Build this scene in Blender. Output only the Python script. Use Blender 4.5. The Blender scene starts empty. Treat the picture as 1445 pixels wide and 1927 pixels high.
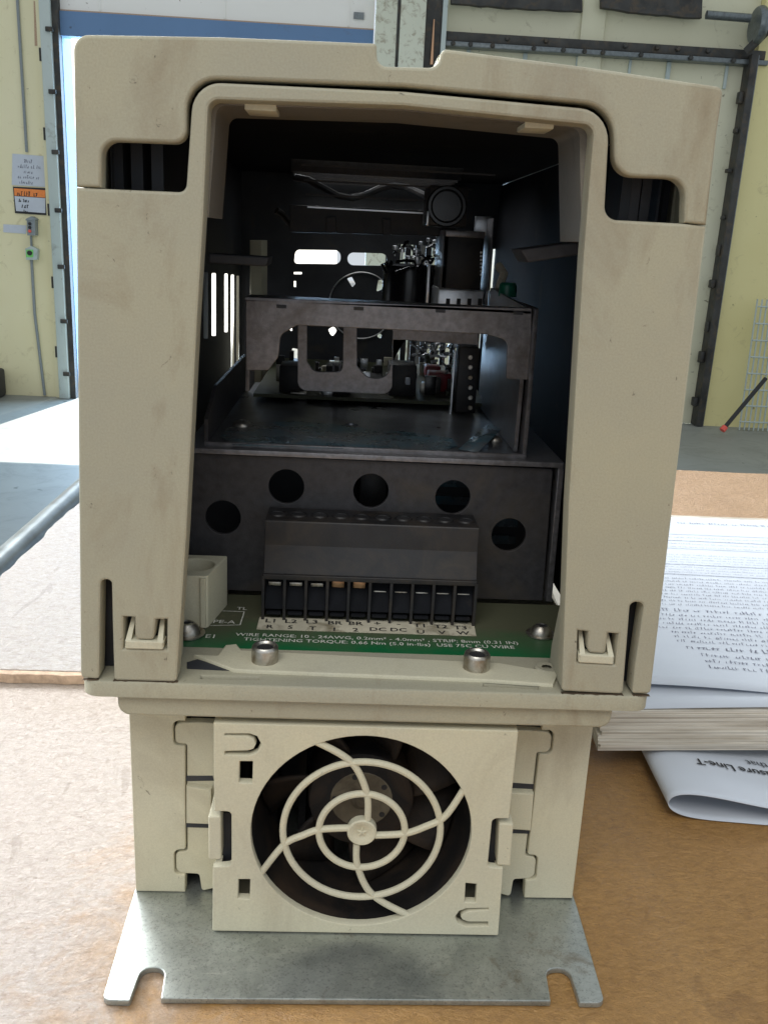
import bpy, bmesh, math, random
from mathutils import Vector, Matrix
from mathutils.geometry import tessellate_polygon

# ------------------------------------------------------------------ camera, world, lights
S = 0.001                                   # everything below is written in millimetres
scene = bpy.context.scene
COL = scene.collection
PXC, PYC, FPX = 722.5, 963.5, 1700.0
CAM = Vector((-7.863, -185.0, 161.478))
_p, _r, _y = [math.radians(a) for a in (16.56, 2.956, 2.774)]
FW = Vector((math.sin(_y)*math.cos(_p), math.cos(_y)*math.cos(_p), -math.sin(_p)))
_r0 = Vector((math.cos(_y), -math.sin(_y), 0)); _u0 = _r0.cross(FW)
RI = math.cos(_r)*_r0 + math.sin(_r)*_u0
UP = -math.sin(_r)*_r0 + math.cos(_r)*_u0

cd = bpy.data.cameras.new('camera'); cam = bpy.data.objects.new('camera', cd); COL.objects.link(cam)
cam.matrix_world = Matrix(((RI.x, UP.x, -FW.x, CAM.x*S), (RI.y, UP.y, -FW.y, CAM.y*S), (RI.z, UP.z, -FW.z, CAM.z*S), (0, 0, 0, 1)))
cd.sensor_fit = 'VERTICAL'; cd.sensor_height = 24.0; cd.lens = 24.0*FPX/1927.0
cd.clip_start = 0.01; cd.clip_end = 200
scene.camera = cam

w = bpy.data.worlds.new('World'); scene.world = w; w.use_nodes = True
bg = w.node_tree.nodes['Background']
bg.inputs[0].default_value = (0.86, 0.93, 1.0, 1); bg.inputs[1].default_value = 0.74

def lamp(name, kind, loc, target, energy, color=(1, 1, 1), **kw):
    l = bpy.data.lights.new(name, kind); l.energy = energy; l.color = color
    for k, v in kw.items(): setattr(l, k, v)
    o = bpy.data.objects.new(name, l); COL.objects.link(o)
    o.location = Vector(loc)
    o.rotation_euler = (Vector(target)-Vector(loc)).to_track_quat('-Z', 'Y').to_euler()
    return o
# soft key lamp added behind and left of the bench, source unseen
lamp('left_key_light', 'AREA', (-2.25, 1.3, 1.25), (-0.1, 0.1, 0.0), 36, (0.95, 0.97, 1.0), shape='RECTANGLE', size=2.4, size_y=1.3, spread=math.radians(80))
lamp('rear_glare_light', 'AREA', (-0.75, 2.0, 1.55), (-0.12, 0.05, 0.0), 9, (0.95, 0.98, 1.0), shape='RECTANGLE', size=1.0, size_y=0.8, spread=math.radians(70))  # second lamp added for glare on the cardboard, no window there
# bright sky beyond the open door
lamp('door_daylight', 'AREA', (-0.85, 6.6, 0.6), (-0.6, 0.0, 0.2), 300, (0.40, 0.67, 1.0), shape='RECTANGLE', size=2.4, size_y=3.2)
# roof light high behind the photographer
lamp('roof_light', 'AREA', (-0.35, -1.35, 1.9), (0, 0, 0.08), 24, (1.0, 0.97, 0.92), shape='RECTANGLE', size=1.6, size_y=1.0)
# low sun falling through the open door onto the floor
_pc = Vector((-0.85, 4.72, -0.9)); _e = math.radians(51.4)
_sd = Vector((0.065*math.cos(_e), math.cos(_e), math.sin(_e))).normalized()
lamp('door_sunlight', 'SPOT', _pc+_sd*15, _pc, 30000, (1.0, 0.95, 0.86), spot_size=math.radians(10.5), spot_blend=0.05, shadow_soft_size=0.05)
# spot added to light the made-up white backdrop outside
lamp('backdrop_spot', 'SPOT', (-2.5, 8.2, 9.0), (-3.6, 14.0, 1.2), 16000, (1.0, 0.98, 0.94), spot_size=math.radians(75), spot_blend=0.4, shadow_soft_size=0.1)

vs = scene.view_settings
vs.view_transform = 'Standard'; vs.look = 'None'; vs.exposure = 0.0; vs.gamma = 1.0; vs.use_curve_mapping = False
scene.render.engine = 'CYCLES'
scene.render.resolution_x = 767; scene.render.resolution_y = 1024

# ------------------------------------------------------------------ pixel -> place
def ray(px, py): return RI*((px-PXC)/FPX) - UP*((py-PYC)/FPX) + FW
def onY(px, py, Y):
    d = ray(px, py); return CAM + d*((Y-CAM.y)/d.y)
def onZ(px, py, Z):
    d = ray(px, py); return CAM + d*((Z-CAM.z)/d.z)
def onX(px, py, X):
    d = ray(px, py); return CAM + d*((X-CAM.x)/d.x)
def qY(Y, *pts):           # list of (px,py[,r]) -> (x,z,r) on a vertical plane facing the viewer
    out = []
    for p in pts:
        v = onY(p[0], p[1], Y); out.append((v.x, v.z, p[2] if len(p) > 2 else 0))
    return out
def qZ(Z, *pts):
    out = []
    for p in pts:
        v = onZ(p[0], p[1], Z); out.append((v.x, v.y, p[2] if len(p) > 2 else 0))
    return out

# ------------------------------------------------------------------ mesh helpers
def fillet(pts, seg=7):
    n = len(pts); out = []
    for i in range(n):
        p = Vector(pts[i][:2]); r = pts[i][2] if len(pts[i]) > 2 else 0
        if r <= 0: out.append(p); continue
        a = Vector(pts[i-1][:2]); b = Vector(pts[(i+1) % n][:2])
        da = (a-p); db = (b-p); la, lb = da.length, db.length
        if la < 1e-6 or lb < 1e-6: out.append(p); continue
        da /= la; db /= lb
        c = max(-1, min(1, da.dot(db))); ang = math.acos(c)
        if ang > math.pi-0.02: out.append(p); continue
        t = min(r/math.tan(ang/2), la*0.49, lb*0.49); r2 = t*math.tan(ang/2)
        cen = p + (da+db).normalized()*(r2/math.sin(ang/2))
        s = p+da*t; e = p+db*t
        a0 = math.atan2(s.y-cen.y, s.x-cen.x); a1 = math.atan2(e.y-cen.y, e.x-cen.x)
        d = a1-a0
        while d > math.pi: d -= 2*math.pi
        while d < -math.pi: d += 2*math.pi
        for k in range(seg+1):
            q = a0+d*k/seg; out.append(Vector((cen.x+r2*math.cos(q), cen.y+r2*math.sin(q))))
    res = []
    for p in out:
        if not res or (p-res[-1]).length > 1e-4: res.append(p)
    if (res[0]-res[-1]).length < 1e-4: res.pop()
    return res
def area(l): return sum(l[i-1].x*l[i].y-l[i].x*l[i-1].y for i in range(len(l)))/2
def offset(l, d):          # move to the left of travel (into the material)
    n = len(l); out = []
    for i in range(n):
        e1 = (l[i]-l[i-1]).normalized(); e2 = (l[(i+1) % n]-l[i]).normalized()
        n1 = Vector((-e1.y, e1.x)); n2 = Vector((-e2.y, e2.x)); m = n1+n2
        if m.length < 1e-5: out.append(l[i].copy()); continue
        m.normalize(); out.append(l[i]+m*(d/max(0.35, m.dot(n1))))
    return out
def circ(cx, cy, r, n=40, a0=0): return [(cx+r*math.cos(a0+2*math.pi*k/n), cy+r*math.sin(a0+2*math.pi*k/n), 0) for k in range(n)]

class MB:
    def __init__(s): s.v = []; s.f = []
    def add(s, vs_, fs):
        o = len(s.v); s.v += [tuple(v) for v in vs_]; s.f += [tuple(i+o for i in f) for f in fs]; return s
    def plate(s, outer, holes=(), y0=0, y1=2, b=0.5, axis='Y', seg=2, back=True, fn=None):
        """flat sheet: outline in the plane, y0 = face towards the viewer (or top), y1 = far face; front edges rounded by b"""
        loops = []
        o = fillet(outer)
        if area(o) < 0: o.reverse()
        loops.append(o)
        for h in holes:
            h = fillet(h)
            if area(h) > 0: h.reverse()
            loops.append(h)
        sg = 1 if y1 > y0 else -1
        if axis == 'Y': mp = lambda p, d: (p.x, d, p.y)
        elif axis == 'Z': mp = lambda p, d: (p.x, p.y, d)
        else: mp = lambda p, d: (d, p.x, p.y)
        steps = []
        if b > 0:
            for k in range(seg+1):
                a = math.pi/2*k/seg; steps.append((b*(1-math.sin(a)), y0+sg*b*(1-math.cos(a))))
        else: steps.append((0, y0))
        steps.append((0, y1))
        vs_ = []; fs = []; first = []; last = []
        for l in loops:
            n = len(l); prev = None
            for (ins, d) in steps:
                pl = offset(l, ins) if ins > 0 else l
                base = len(vs_); vs_ += [mp(p, d) for p in pl]
                if prev is None: first.append((base, pl))
                else:
                    for i in range(n):
                        j = (i+1) % n; fs.append((prev+i, prev+j, base+j, base+i))
                prev = base
            last.append((prev, l))
        for caps, flip in ((first, False), (last, True)):
            if flip and not back: continue
            idx = []; polys = []
            for base, pl in caps:
                idx += [base+i for i in range(len(pl))]; polys.append([Vector((p.x, p.y, 0)) for p in pl])
            for t in tessellate_polygon(polys):
                t = tuple(idx[i] for i in t)
                fs.append(t if not flip else t[::-1])
        if fn: vs_ = [fn(*v) for v in vs_]
        return s.add(vs_, fs)
    def box(s, x0, x1, y0, y1, z0, z1, b=0.0):
        bm = bmesh.new()
        bmesh.ops.create_cube(bm, size=1, matrix=Matrix.Translation(((x0+x1)/2, (y0+y1)/2, (z0+z1)/2)) @ Matrix.Diagonal((abs(x1-x0), abs(y1-y0), abs(z1-z0), 1)))
        if b > 0: bmesh.ops.bevel(bm, geom=bm.edges[:], offset=b, segments=2, profile=0.5, affect='EDGES')
        bm.verts.index_update()
        s.add([v.co[:] for v in bm.verts], [[v.index for v in f.verts] for f in bm.faces]); bm.free(); return s
    def lathe(s, prof, cen, axis='Z', n=28):
        """prof: (r, h) pairs, revolved about the axis through cen"""
        m = len(prof); vs_ = []; fs = []
        for k in range(n):
            a = 2*math.pi*k/n; ca, sa = math.cos(a), math.sin(a)
            for r, h in prof:
                if axis == 'Z': vs_.append((cen[0]+r*ca, cen[1]+r*sa, cen[2]+h))
                elif axis == 'Y': vs_.append((cen[0]+r*ca, cen[1]+h, cen[2]+r*sa))
                else: vs_.append((cen[0]+h, cen[1]+r*ca, cen[2]+r*sa))
        for k in range(n):
            k2 = (k+1) % n
            for i in range(m-1): fs.append((k*m+i, k2*m+i, k2*m+i+1, k*m+i+1))
        return s.add(vs_, fs)
    def tube(s, pts, r, n=10, caps=True, closed=False):
        pts = [Vector(p) for p in pts]; m = len(pts); vs_ = []; fs = []
        rr = r if isinstance(r, (list, tuple)) else [r]*m
        ref = None
        for i, p in enumerate(pts):
            if closed: t = (pts[(i+1) % m]-pts[i-1]).normalized()
            else: t = (pts[min(i+1, m-1)]-pts[max(i-1, 0)]).normalized()
            if ref is None:
                ref = Vector((0, 0, 1)) if abs(t.z) < 0.9 else Vector((0, 1, 0))
            u = (ref - t*ref.dot(t)).normalized(); ref = u; v = t.cross(u)
            for k in range(n):
                a = 2*math.pi*k/n; vs_.append(p+u*(rr[i]*math.cos(a))+v*(rr[i]*math.sin(a)))
        for i in range(m if closed else m-1):
            j = (i+1) % m
            for k in range(n):
                k2 = (k+1) % n; fs.append((i*n+k, i*n+k2, j*n+k2, j*n+k))
        if caps and not closed:
            fs.append(tuple(range(n))[::-1]); fs.append(tuple((m-1)*n+k for k in range(n)))
        return s.add(vs_, fs)
    def grid(s, f, nu, nv):
        vs_ = [f(i/nu, j/nv) for j in range(nv+1) for i in range(nu+1)]
        fs = [(j*(nu+1)+i, j*(nu+1)+i+1, (j+1)*(nu+1)+i+1, (j+1)*(nu+1)+i) for j in range(nv) for i in range(nu)]
        return s.add(vs_, fs)
    def build(s, name, mat, parent=None, smooth=True, ang=32, recalc=True):
        me = bpy.data.meshes.new(name)
        # origin: the parent's place, or the middle of the thing's own base
        if parent is not None:
            org = world_loc(parent)
        else:
            xs = [v[0] for v in s.v]; ys = [v[1] for v in s.v]; zs = [v[2] for v in s.v]
            org = Vector(((min(xs)+max(xs))/2, (min(ys)+max(ys))/2, min(zs)))*S
        me.from_pydata([(v[0]*S-org.x, v[1]*S-org.y, v[2]*S-org.z) for v in s.v], [], s.f)
        if recalc:
            bm = bmesh.new(); bm.from_mesh(me); bmesh.ops.recalc_face_normals(bm, faces=bm.faces[:]); bm.to_mesh(me); bm.free()
        if smooth:
            for p in me.polygons: p.use_smooth = True
            me.set_sharp_from_angle(angle=math.radians(ang))
            for p in me.polygons:
                if len(p.vertices) == 3: p.use_smooth = False              # flat caps stay flat
        me.materials.append(mat)
        o = bpy.data.objects.new(name, me); COL.objects.link(o)
        if parent is not None: o.parent = parent
        else: o.location = org
        return o
def world_loc(o):
    v = Vector((0, 0, 0))
    while o is not None: v += o.location; o = o.parent
    return v
def empty(name, loc):
    o = bpy.data.objects.new(name, None); COL.objects.link(o); o.location = Vector(loc)*S; o.empty_display_size = 0.02; return o
def tag(o, label=None, cat=None, group=None, kind=None):
    if label: o['label'] = label
    if cat: o['category'] = cat
    if group: o['group'] = group
    if kind: o['kind'] = kind
    return o
def text_mb(txt, size, fn, mb=None, align='CENTER', bold=0.0, sx=1.0):
    """flat lettering; fn maps the glyph plane (u,v in mm) to a place"""
    cu = bpy.data.curves.new('lettering', 'FONT'); cu.body = txt; cu.size = size; cu.align_x = align; cu.offset = bold; cu.resolution_u = 2
    o = bpy.data.objects.new('lettering', cu); COL.objects.link(o)
    dg = bpy.context.evaluated_depsgraph_get()
    me = bpy.data.meshes.new_from_object(o.evaluated_get(dg))
    mb = mb or MB()
    mb.add([fn(v.co.x*sx, v.co.y) for v in me.vertices], [tuple(p.vertices) for p in me.polygons])
    bpy.data.objects.remove(o); bpy.data.curves.remove(cu); bpy.data.meshes.remove(me)
    return mb

# ------------------------------------------------------------------ materials
def nodes(name):
    m = bpy.data.materials.new(name); m.use_nodes = True
    nt = m.node_tree; return m, nt, nt.nodes['Principled BSDF']
def N(nt, t, **kw):
    n = nt.nodes.new(t)
    for k, v in kw.items():
        if k in n.inputs: n.inputs[k].default_value = v
        else: setattr(n, k, v)
    return n
def mix(nt, a, b, fac, blend='MIX'):
    m = nt.nodes.new('ShaderNodeMix'); m.data_type = 'RGBA'; m.blend_type = blend
    for sock, val in ((m.inputs[0], fac), (m.inputs[6], a), (m.inputs[7], b)):
        if hasattr(val, 'links'): nt.links.new(val, sock)
        else: sock.default_value = val if isinstance(val, (int, float)) else (*val, 1)
    return m.outputs[2]
def noise(nt, scale, detail=4, rough=0.55, dist=0.0, vec=None):
    n = N(nt, 'ShaderNodeTexNoise', Scale=scale, Detail=detail, Roughness=rough, Distortion=dist)
    if vec is not None: nt.links.new(vec, n.inputs['Vector'])
    return n.outputs['Fac']
def ramp(nt, fac, p0, p1, c0=(0, 0, 0), c1=(1, 1, 1)):
    r = nt.nodes.new('ShaderNodeValToRGB'); nt.links.new(fac, r.inputs[0])
    r.color_ramp.elements[0].position = p0; r.color_ramp.elements[1].position = p1
    r.color_ramp.elements[0].color = (*c0, 1); r.color_ramp.elements[1].color = (*c1, 1)
    return r.outputs[0]
def geo(nt, scale=(1, 1, 1)):
    g = nt.nodes.new('ShaderNodeNewGeometry'); mp = nt.nodes.new('ShaderNodeMapping'); mp.inputs['Scale'].default_value = scale
    nt.links.new(g.outputs['Position'], mp.inputs[0]); return mp.outputs[0]
def bump(nt, p, fac, strength, dist=0.0002, chain=None):
    b = N(nt, 'ShaderNodeBump', Strength=strength, Distance=dist); nt.links.new(fac, b.inputs['Height'])
    if chain: nt.links.new(chain.outputs[0], b.inputs['Normal'])
    nt.links.new(b.outputs[0], p.inputs['Normal']); return b

def simple(name, col, rough=0.5, metal=0.0, var=0.25, vscale=120, bmp=0.15, bscale=900, spec=0.5, dist=0.0002, stain=None, stain_at=(0.58, 0.75), stain_scale=60):
    m, nt, p = nodes(name); v = geo(nt)
    n = noise(nt, vscale, 5, 0.6, vec=v)
    c = mix(nt, tuple(x*(1-var) for x in col), tuple(min(1, x*(1+var)) for x in col), ramp(nt, n, 0.3, 0.7))
    if stain:
        s = noise(nt, stain_scale, 6, 0.65, 0.6, vec=v)
        c = mix(nt, c, stain, ramp(nt, s, *stain_at))
    nt.links.new(c, p.inputs['Base Color'])
    r2 = nt.nodes.new('ShaderNodeMapRange'); nt.links.new(n, r2.inputs[0]); r2.inputs[3].default_value = max(0.03, rough-0.1); r2.inputs[4].default_value = min(1, rough+0.12)
    nt.links.new(r2.outputs[0], p.inputs['Roughness'])
    p.inputs['Metallic'].default_value = metal; p.inputs['Specular IOR Level'].default_value = spec
    if bmp: bump(nt, p, noise(nt, bscale, 3, 0.5, vec=v), bmp, dist)
    return m

def plastic(name, col, grime=(0.19, 0.125, 0.065), amount=1.25):
    """aged moulded plastic: fine grain, yellowing clouds, brown handling grime, a few scuffs"""
    m, nt, p = nodes(name); v = geo(nt)
    big = noise(nt, 22, 4, 0.6, vec=v)
    c = mix(nt, tuple(x*0.93 for x in col), (min(1, col[0]*1.05), col[1]*1.03, col[2]*0.96), ramp(nt, big, 0.32, 0.68))
    g = noise(nt, 34, 7, 0.68, 0.8, vec=geo(nt, (1, 1, 0.45)))
    c = mix(nt, c, grime, mix(nt, (0, 0, 0), (0.5*amount,)*3, ramp(nt, g, 0.52, 0.80)))
    sc = noise(nt, 260, 5, 0.7, 1.2, vec=geo(nt, (1, 1, 0.8)))
    c = mix(nt, c, (0.07, 0.055, 0.04), mix(nt, (0, 0, 0), (0.8*amount,)*3, ramp(nt, sc, 0.67, 0.75)))
    fine = noise(nt, 2300, 3, 0.6, vec=v)
    c = mix(nt, c, mix(nt, c, (0.91, 0.905, 0.895), 1.0, 'MULTIPLY'), ramp(nt, fine, 0.35, 0.65))
    pit = noise(nt, 620, 4, 0.7, vec=v)
    c = mix(nt, c, (0.10, 0.075, 0.05), mix(nt, (0, 0, 0), (0.45*amount,)*3, ramp(nt, pit, 0.68, 0.74)))
    nt.links.new(c, p.inputs['Base Color'])
    rr = ramp(nt, big, 0.2, 0.8, (0.58,)*3, (0.74,)*3); nt.links.new(rr, p.inputs['Roughness'])
    p.inputs['Specular IOR Level'].default_value = 0.4
    bump(nt, p, noise(nt, 1900, 2, 0.5, vec=v), 0.22, 0.00015)
    return m

M = {}
M['shell'] = plastic('housing_plastic', (0.395, 0.378, 0.292))
M['fanplastic'] = plastic('fan_cover_plastic', (0.60, 0.575, 0.445), amount=0.8)
M['dusky'] = plastic('dusky_inner_lip', (0.19, 0.175, 0.15), grime=(0.05, 0.045, 0.045), amount=2.0)  # darker variant of the housing plastic with heavier dark mottling
M['grime'] = simple('brown_seam_grime', (0.075, 0.05, 0.028), 0.9, var=0.4, vscale=300, bmp=0.5)
M['liner'] = simple('matt_shade_liner', (0.014, 0.015, 0.018), 0.9, var=0.3, vscale=60, spec=0.08, stain=(0.035, 0.03, 0.025))  # near-black base colour stands in for shade inside the cavity
M['inner'] = simple('dusty_shade_inner', (0.028, 0.031, 0.038), 0.6, var=0.35, vscale=60, stain=(0.06, 0.052, 0.042))  # dark bluish base carries cavity shade and haze; the stain is dust
M['steel'] = simple('dusty_dark_steel', (0.047, 0.046, 0.050), 0.55, 0.25, var=0.25, vscale=420, bmp=0.3, bscale=2200, stain=(0.08, 0.066, 0.05), stain_at=(0.5, 0.8), stain_scale=40)
M['bracket'] = simple('grey_bracket_steel', (0.21, 0.205, 0.215), 0.38, 0.7, var=0.28, vscale=500, bmp=0.3, bscale=2500, stain=(0.115, 0.10, 0.09), stain_at=(0.5, 0.75), stain_scale=70)
M['black'] = simple('black_plastic', (0.013, 0.013, 0.015), 0.5, var=0.35, vscale=150, stain=(0.036, 0.028, 0.021), stain_at=(0.44, 0.74), stain_scale=110)
M['blackgloss'] = simple('black_sleeve', (0.012, 0.012, 0.014), 0.22, var=0.2, bmp=0.0)
M['zinc'] = simple('zinc_screw', (0.55, 0.53, 0.48), 0.4, 1.0, var=0.22, vscale=300, bmp=0.2, stain=(0.22, 0.17, 0.11), stain_at=(0.48, 0.7), stain_scale=200)
M['alu'] = simple('bright_aluminium', (0.78, 0.80, 0.83), 0.36, 1.0, var=0.15, vscale=250, bmp=0.25, bscale=500)
M['fanlabel'] = simple('dirty_fan_label', (0.13, 0.11, 0.075), 0.6, var=0.2, vscale=150, bmp=0, stain=(0.06, 0.045, 0.028), stain_at=(0.42, 0.65), stain_scale=110)
M['copper'] = simple('copper_clamp', (0.55, 0.33, 0.2), 0.35, 1.0, var=0.2, vscale=300, bmp=0.0)
M['fan'] = simple('dusty_fan_black', (0.013, 0.012, 0.012), 0.7, spec=0.25, var=0.3, vscale=80, stain=(0.05, 0.033, 0.021), stain_at=(0.42, 0.7), stain_scale=45)
M['traysteel'] = simple('oily_tray_steel', (0.22, 0.23, 0.255), 0.30, 0.8, var=0.35, vscale=60, bmp=0.35, bscale=1200, stain=(0.09, 0.08, 0.07), stain_at=(0.45, 0.75), stain_scale=60)
M['teal'] = simple('blue_green_film', (0.045, 0.12, 0.16), 0.27, 0.2, var=0.5, vscale=130, stain=(0.12, 0.12, 0.125), stain_at=(0.40, 0.62), stain_scale=70)
M['green_part'] = simple('green_capacitor_sleeve', (0.012, 0.16, 0.10), 0.35, var=0.2, bmp=0)
M['red_part'] = simple('red_film_capacitor', (0.22, 0.012, 0.02), 0.4, var=0.2, bmp=0)
M['silk'] = simple('white_silkscreen', (0.66, 0.66, 0.60), 0.6, var=0.3, vscale=700, bmp=0)
M['strip'] = simple('label_strip_print', (0.58, 0.54, 0.42), 0.6, var=0.15, vscale=200, bmp=0, stain=(0.17, 0.14, 0.08), stain_at=(0.52, 0.72), stain_scale=130)
M['ink'] = simple('black_print', (0.018, 0.018, 0.02), 0.6, var=0.2, bmp=0)
M['inkblue'] = simple('faded_print', (0.17, 0.18, 0.23), 0.7, var=0.3, vscale=400, bmp=0)
M['paper'] = simple('white_paper', (0.52, 0.56, 0.62), 0.7, var=0.03, vscale=40, bmp=0.25, bscale=60, dist=0.0006)
def m_pages():
    m, nt, p = nodes('page_edges')
    ln = noise(nt, 1.0, 3, 0.7, vec=geo(nt, (9, 9, 2600))); b2 = noise(nt, 1.0, 4, 0.6, vec=geo(nt, (30, 30, 420)))
    c = mix(nt, (0.40, 0.36, 0.30), (0.68, 0.64, 0.56), ramp(nt, ln, 0.35, 0.6)); c = mix(nt, c, mix(nt, c, (0.75, 0.72, 0.68), 1.0, 'MULTIPLY'), ramp(nt, b2, 0.45, 0.7))
    nt.links.new(c, p.inputs['Base Color']); p.inputs['Roughness'].default_value = 0.85
    bump(nt, p, ln, 0.5, 0.0004); return m
M['pageedge'] = m_pages()
M['orange'] = simple('orange_paint', (0.80, 0.24, 0.05), 0.5, var=0.1, bmp=0)
M['green_btn'] = simple('green_button_plate', (0.20, 0.62, 0.16), 0.5, var=0.1, bmp=0)
M['greybox'] = simple('grey_enclosure', (0.22, 0.25, 0.26), 0.5, var=0.1, bmp=0)
M['redbtn'] = simple('red_button', (0.75, 0.10, 0.07), 0.4, var=0.05, bmp=0)
M['darkmetal'] = simple('sooty_steel', (0.045, 0.045, 0.042), 0.6, 0.3, var=0.5, vscale=9, bmp=0.3, bscale=40, dist=0.003, stain=(0.10, 0.073, 0.045), stain_at=(0.5, 0.74), stain_scale=22)
M['rail'] = simple('worn_grey_rail', (0.15, 0.17, 0.175), 0.35, 0.6, var=0.25, vscale=50, bmp=0.1, stain=(0.06, 0.06, 0.06), stain_at=(0.55, 0.8), stain_scale=25)

def m_galv():
    m, nt, p = nodes('galvanised_plate'); v = geo(nt)
    sp = N(nt, 'ShaderNodeTexVoronoi', Scale=620.0); nt.links.new(v, sp.inputs['Vector'])
    n1 = noise(nt, 75, 6, 0.65, 0.3, vec=v)
    fine = noise(nt, 1700, 4, 0.75, vec=v)
    c = mix(nt, (0.30, 0.325, 0.305), (0.43, 0.455, 0.43), ramp(nt, n1, 0.3, 0.7))
    c = mix(nt, c, (0.56, 0.58, 0.55), mix(nt, (0, 0, 0), (0.28,)*3, ramp(nt, sp.outputs['Color'], 0.5, 0.9)))
    c = mix(nt, c, (0.14, 0.15, 0.14), mix(nt, (0, 0, 0), (0.75,)*3, ramp(nt, fine, 0.52, 0.70)))
    scr = noise(nt, 420, 5, 0.7, 0.3, vec=geo(nt, (0.12, 1.0, 1)))
    c = mix(nt, c, (0.60, 0.61, 0.58), mix(nt, (0, 0, 0), (0.45,)*3, ramp(nt, scr, 0.64, 0.72)))
    rust = noise(nt, 120, 6, 0.7, 0.5, vec=v)
    c = mix(nt, c, (0.17, 0.13, 0.08), mix(nt, (0, 0, 0), (0.6,)*3, ramp(nt, rust, 0.60, 0.74)))
    nt.links.new(c, p.inputs['Base Color']); p.inputs['Metallic'].default_value = 0.8
    nt.links.new(ramp(nt, n1, 0.2, 0.8, (0.33,)*3, (0.46,)*3), p.inputs['Roughness'])
    bump(nt, p, fine, 0.12, 0.0001)
    return m
M['galv'] = m_galv()

def m_pcb():
    m, nt, p = nodes('green_circuit_board'); v = geo(nt)
    n = noise(nt, 55, 6, 0.6, 0.4, vec=v)
    # dust lies thicker towards the back of the board, swept clean near the open front edge
    g = nt.nodes.new('ShaderNodeNewGeometry'); sp = nt.nodes.new('ShaderNodeSeparateXYZ'); nt.links.new(g.outputs['Position'], sp.inputs[0])
    ma = nt.nodes.new('ShaderNodeMath'); ma.operation = 'MULTIPLY_ADD'; nt.links.new(n, ma.inputs[0]); ma.inputs[1].default_value = 0.022; nt.links.new(sp.outputs[1], ma.inputs[2])
    dust = ramp(nt, ma.outputs[0], 0.031, 0.045)
    c = mix(nt, (0.004, 0.115, 0.036), (0.008, 0.15, 0.05), n)
    tr = N(nt, 'ShaderNodeTexBrick', Scale=90.0); nt.links.new(v, tr.inputs['Vector'])
    c = mix(nt, c, (0.088, 0.078, 0.048), mix(nt, (0, 0, 0), (0.9,)*3, dust))
    c = mix(nt, c, (0.20, 0.19, 0.10), mix(nt, (0, 0, 0), (0.4,)*3, ramp(nt, noise(nt, 95, 5, 0.7, vec=v), 0.6, 0.75)))
    nt.links.new(c, p.inputs['Base Color'])
    nt.links.new(mix(nt, (0.32,)*3, (0.7,)*3, dust), p.inputs['Roughness'])
    bump(nt, p, noise(nt, 900, 3, 0.5, vec=v), 0.15, 0.0002)
    return m
M['pcb'] = m_pcb()
M['pcbdark'] = simple('olive_board', (0.05, 0.055, 0.022), 0.5, var=0.3, vscale=150)

def m_card(name, c0, c1, crumple=0.5, glare_tint=None):
    m, nt, p = nodes(name); v = geo(nt)
    fib = noise(nt, 300, 8, 0.75, 0.6, vec=geo(nt, (1, 1.5, 1)))
    cl = noise(nt, 17, 6, 0.65, 0.5, vec=v)
    c = mix(nt, c0, c1, ramp(nt, cl, 0.3, 0.72))
    if glare_tint:      # pale daylight glare painted into the colour, ragged patches over the left side
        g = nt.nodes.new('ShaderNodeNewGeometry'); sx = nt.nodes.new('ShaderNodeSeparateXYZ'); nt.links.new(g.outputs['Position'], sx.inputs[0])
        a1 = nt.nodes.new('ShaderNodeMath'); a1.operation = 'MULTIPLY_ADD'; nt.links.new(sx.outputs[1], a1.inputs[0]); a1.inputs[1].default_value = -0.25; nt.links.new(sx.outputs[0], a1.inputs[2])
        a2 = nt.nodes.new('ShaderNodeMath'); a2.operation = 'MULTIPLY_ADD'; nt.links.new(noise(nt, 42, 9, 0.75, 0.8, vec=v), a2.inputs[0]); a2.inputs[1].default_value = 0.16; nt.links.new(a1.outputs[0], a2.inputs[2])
        c = mix(nt, glare_tint, c, ramp(nt, a2.outputs[0], -0.005, 0.055))
    c = mix(nt, c, mix(nt, c, (0.66, 0.61, 0.55), 1.0, 'MULTIPLY'), ramp(nt, fib, 0.46, 0.74))
    c = mix(nt, c, mix(nt, c, (1.28, 1.3, 1.35), 1.0, 'MULTIPLY'), ramp(nt, noise(nt, 700, 6, 0.75, 0.3, vec=geo(nt, (1, 1.8, 1))), 0.5, 0.68))
    sp = noise(nt, 420, 4, 0.7, vec=v)
    c = mix(nt, c, (0.10, 0.06, 0.03), mix(nt, (0, 0, 0), (0.6,)*3, ramp(nt, sp, 0.655, 0.74)))
    cr = noise(nt, 60, 3, 0.5, 1.5, vec=geo(nt, (1, 0.35, 1)))
    c = mix(nt, c, mix(nt, c, (0.82, 0.8, 0.77), 1.0, 'MULTIPLY'), ramp(nt, cr, 0.66, 0.70))
    nt.links.new(c, p.inputs['Base Color']); p.inputs['Roughness'].default_value = 0.5; p.inputs['Specular IOR Level'].default_value = 0.75
    b1 = bump(nt, p, noise(nt, 230, 9, 0.72, 0.25, vec=geo(nt, (1, 1.5, 1))), crumple, 0.0016)
    bump(nt, p, noise(nt, 900, 3, 0.6, vec=v), 0.4, 0.0004, b1)
    return m
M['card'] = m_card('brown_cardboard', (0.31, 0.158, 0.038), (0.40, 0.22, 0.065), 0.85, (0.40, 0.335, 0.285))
M['card_glare'] = m_card('glare_painted_cardboard', (0.33, 0.20, 0.105), (0.42, 0.27, 0.155), 1.0, (0.33, 0.285, 0.245))  # pale left side is glare put into the colour
M['card_edge'] = simple('raw_cardboard_edge', (0.46, 0.33, 0.235), 0.9, var=0.3, vscale=240, bmp=0.6, bscale=500, dist=0.0006)

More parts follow.
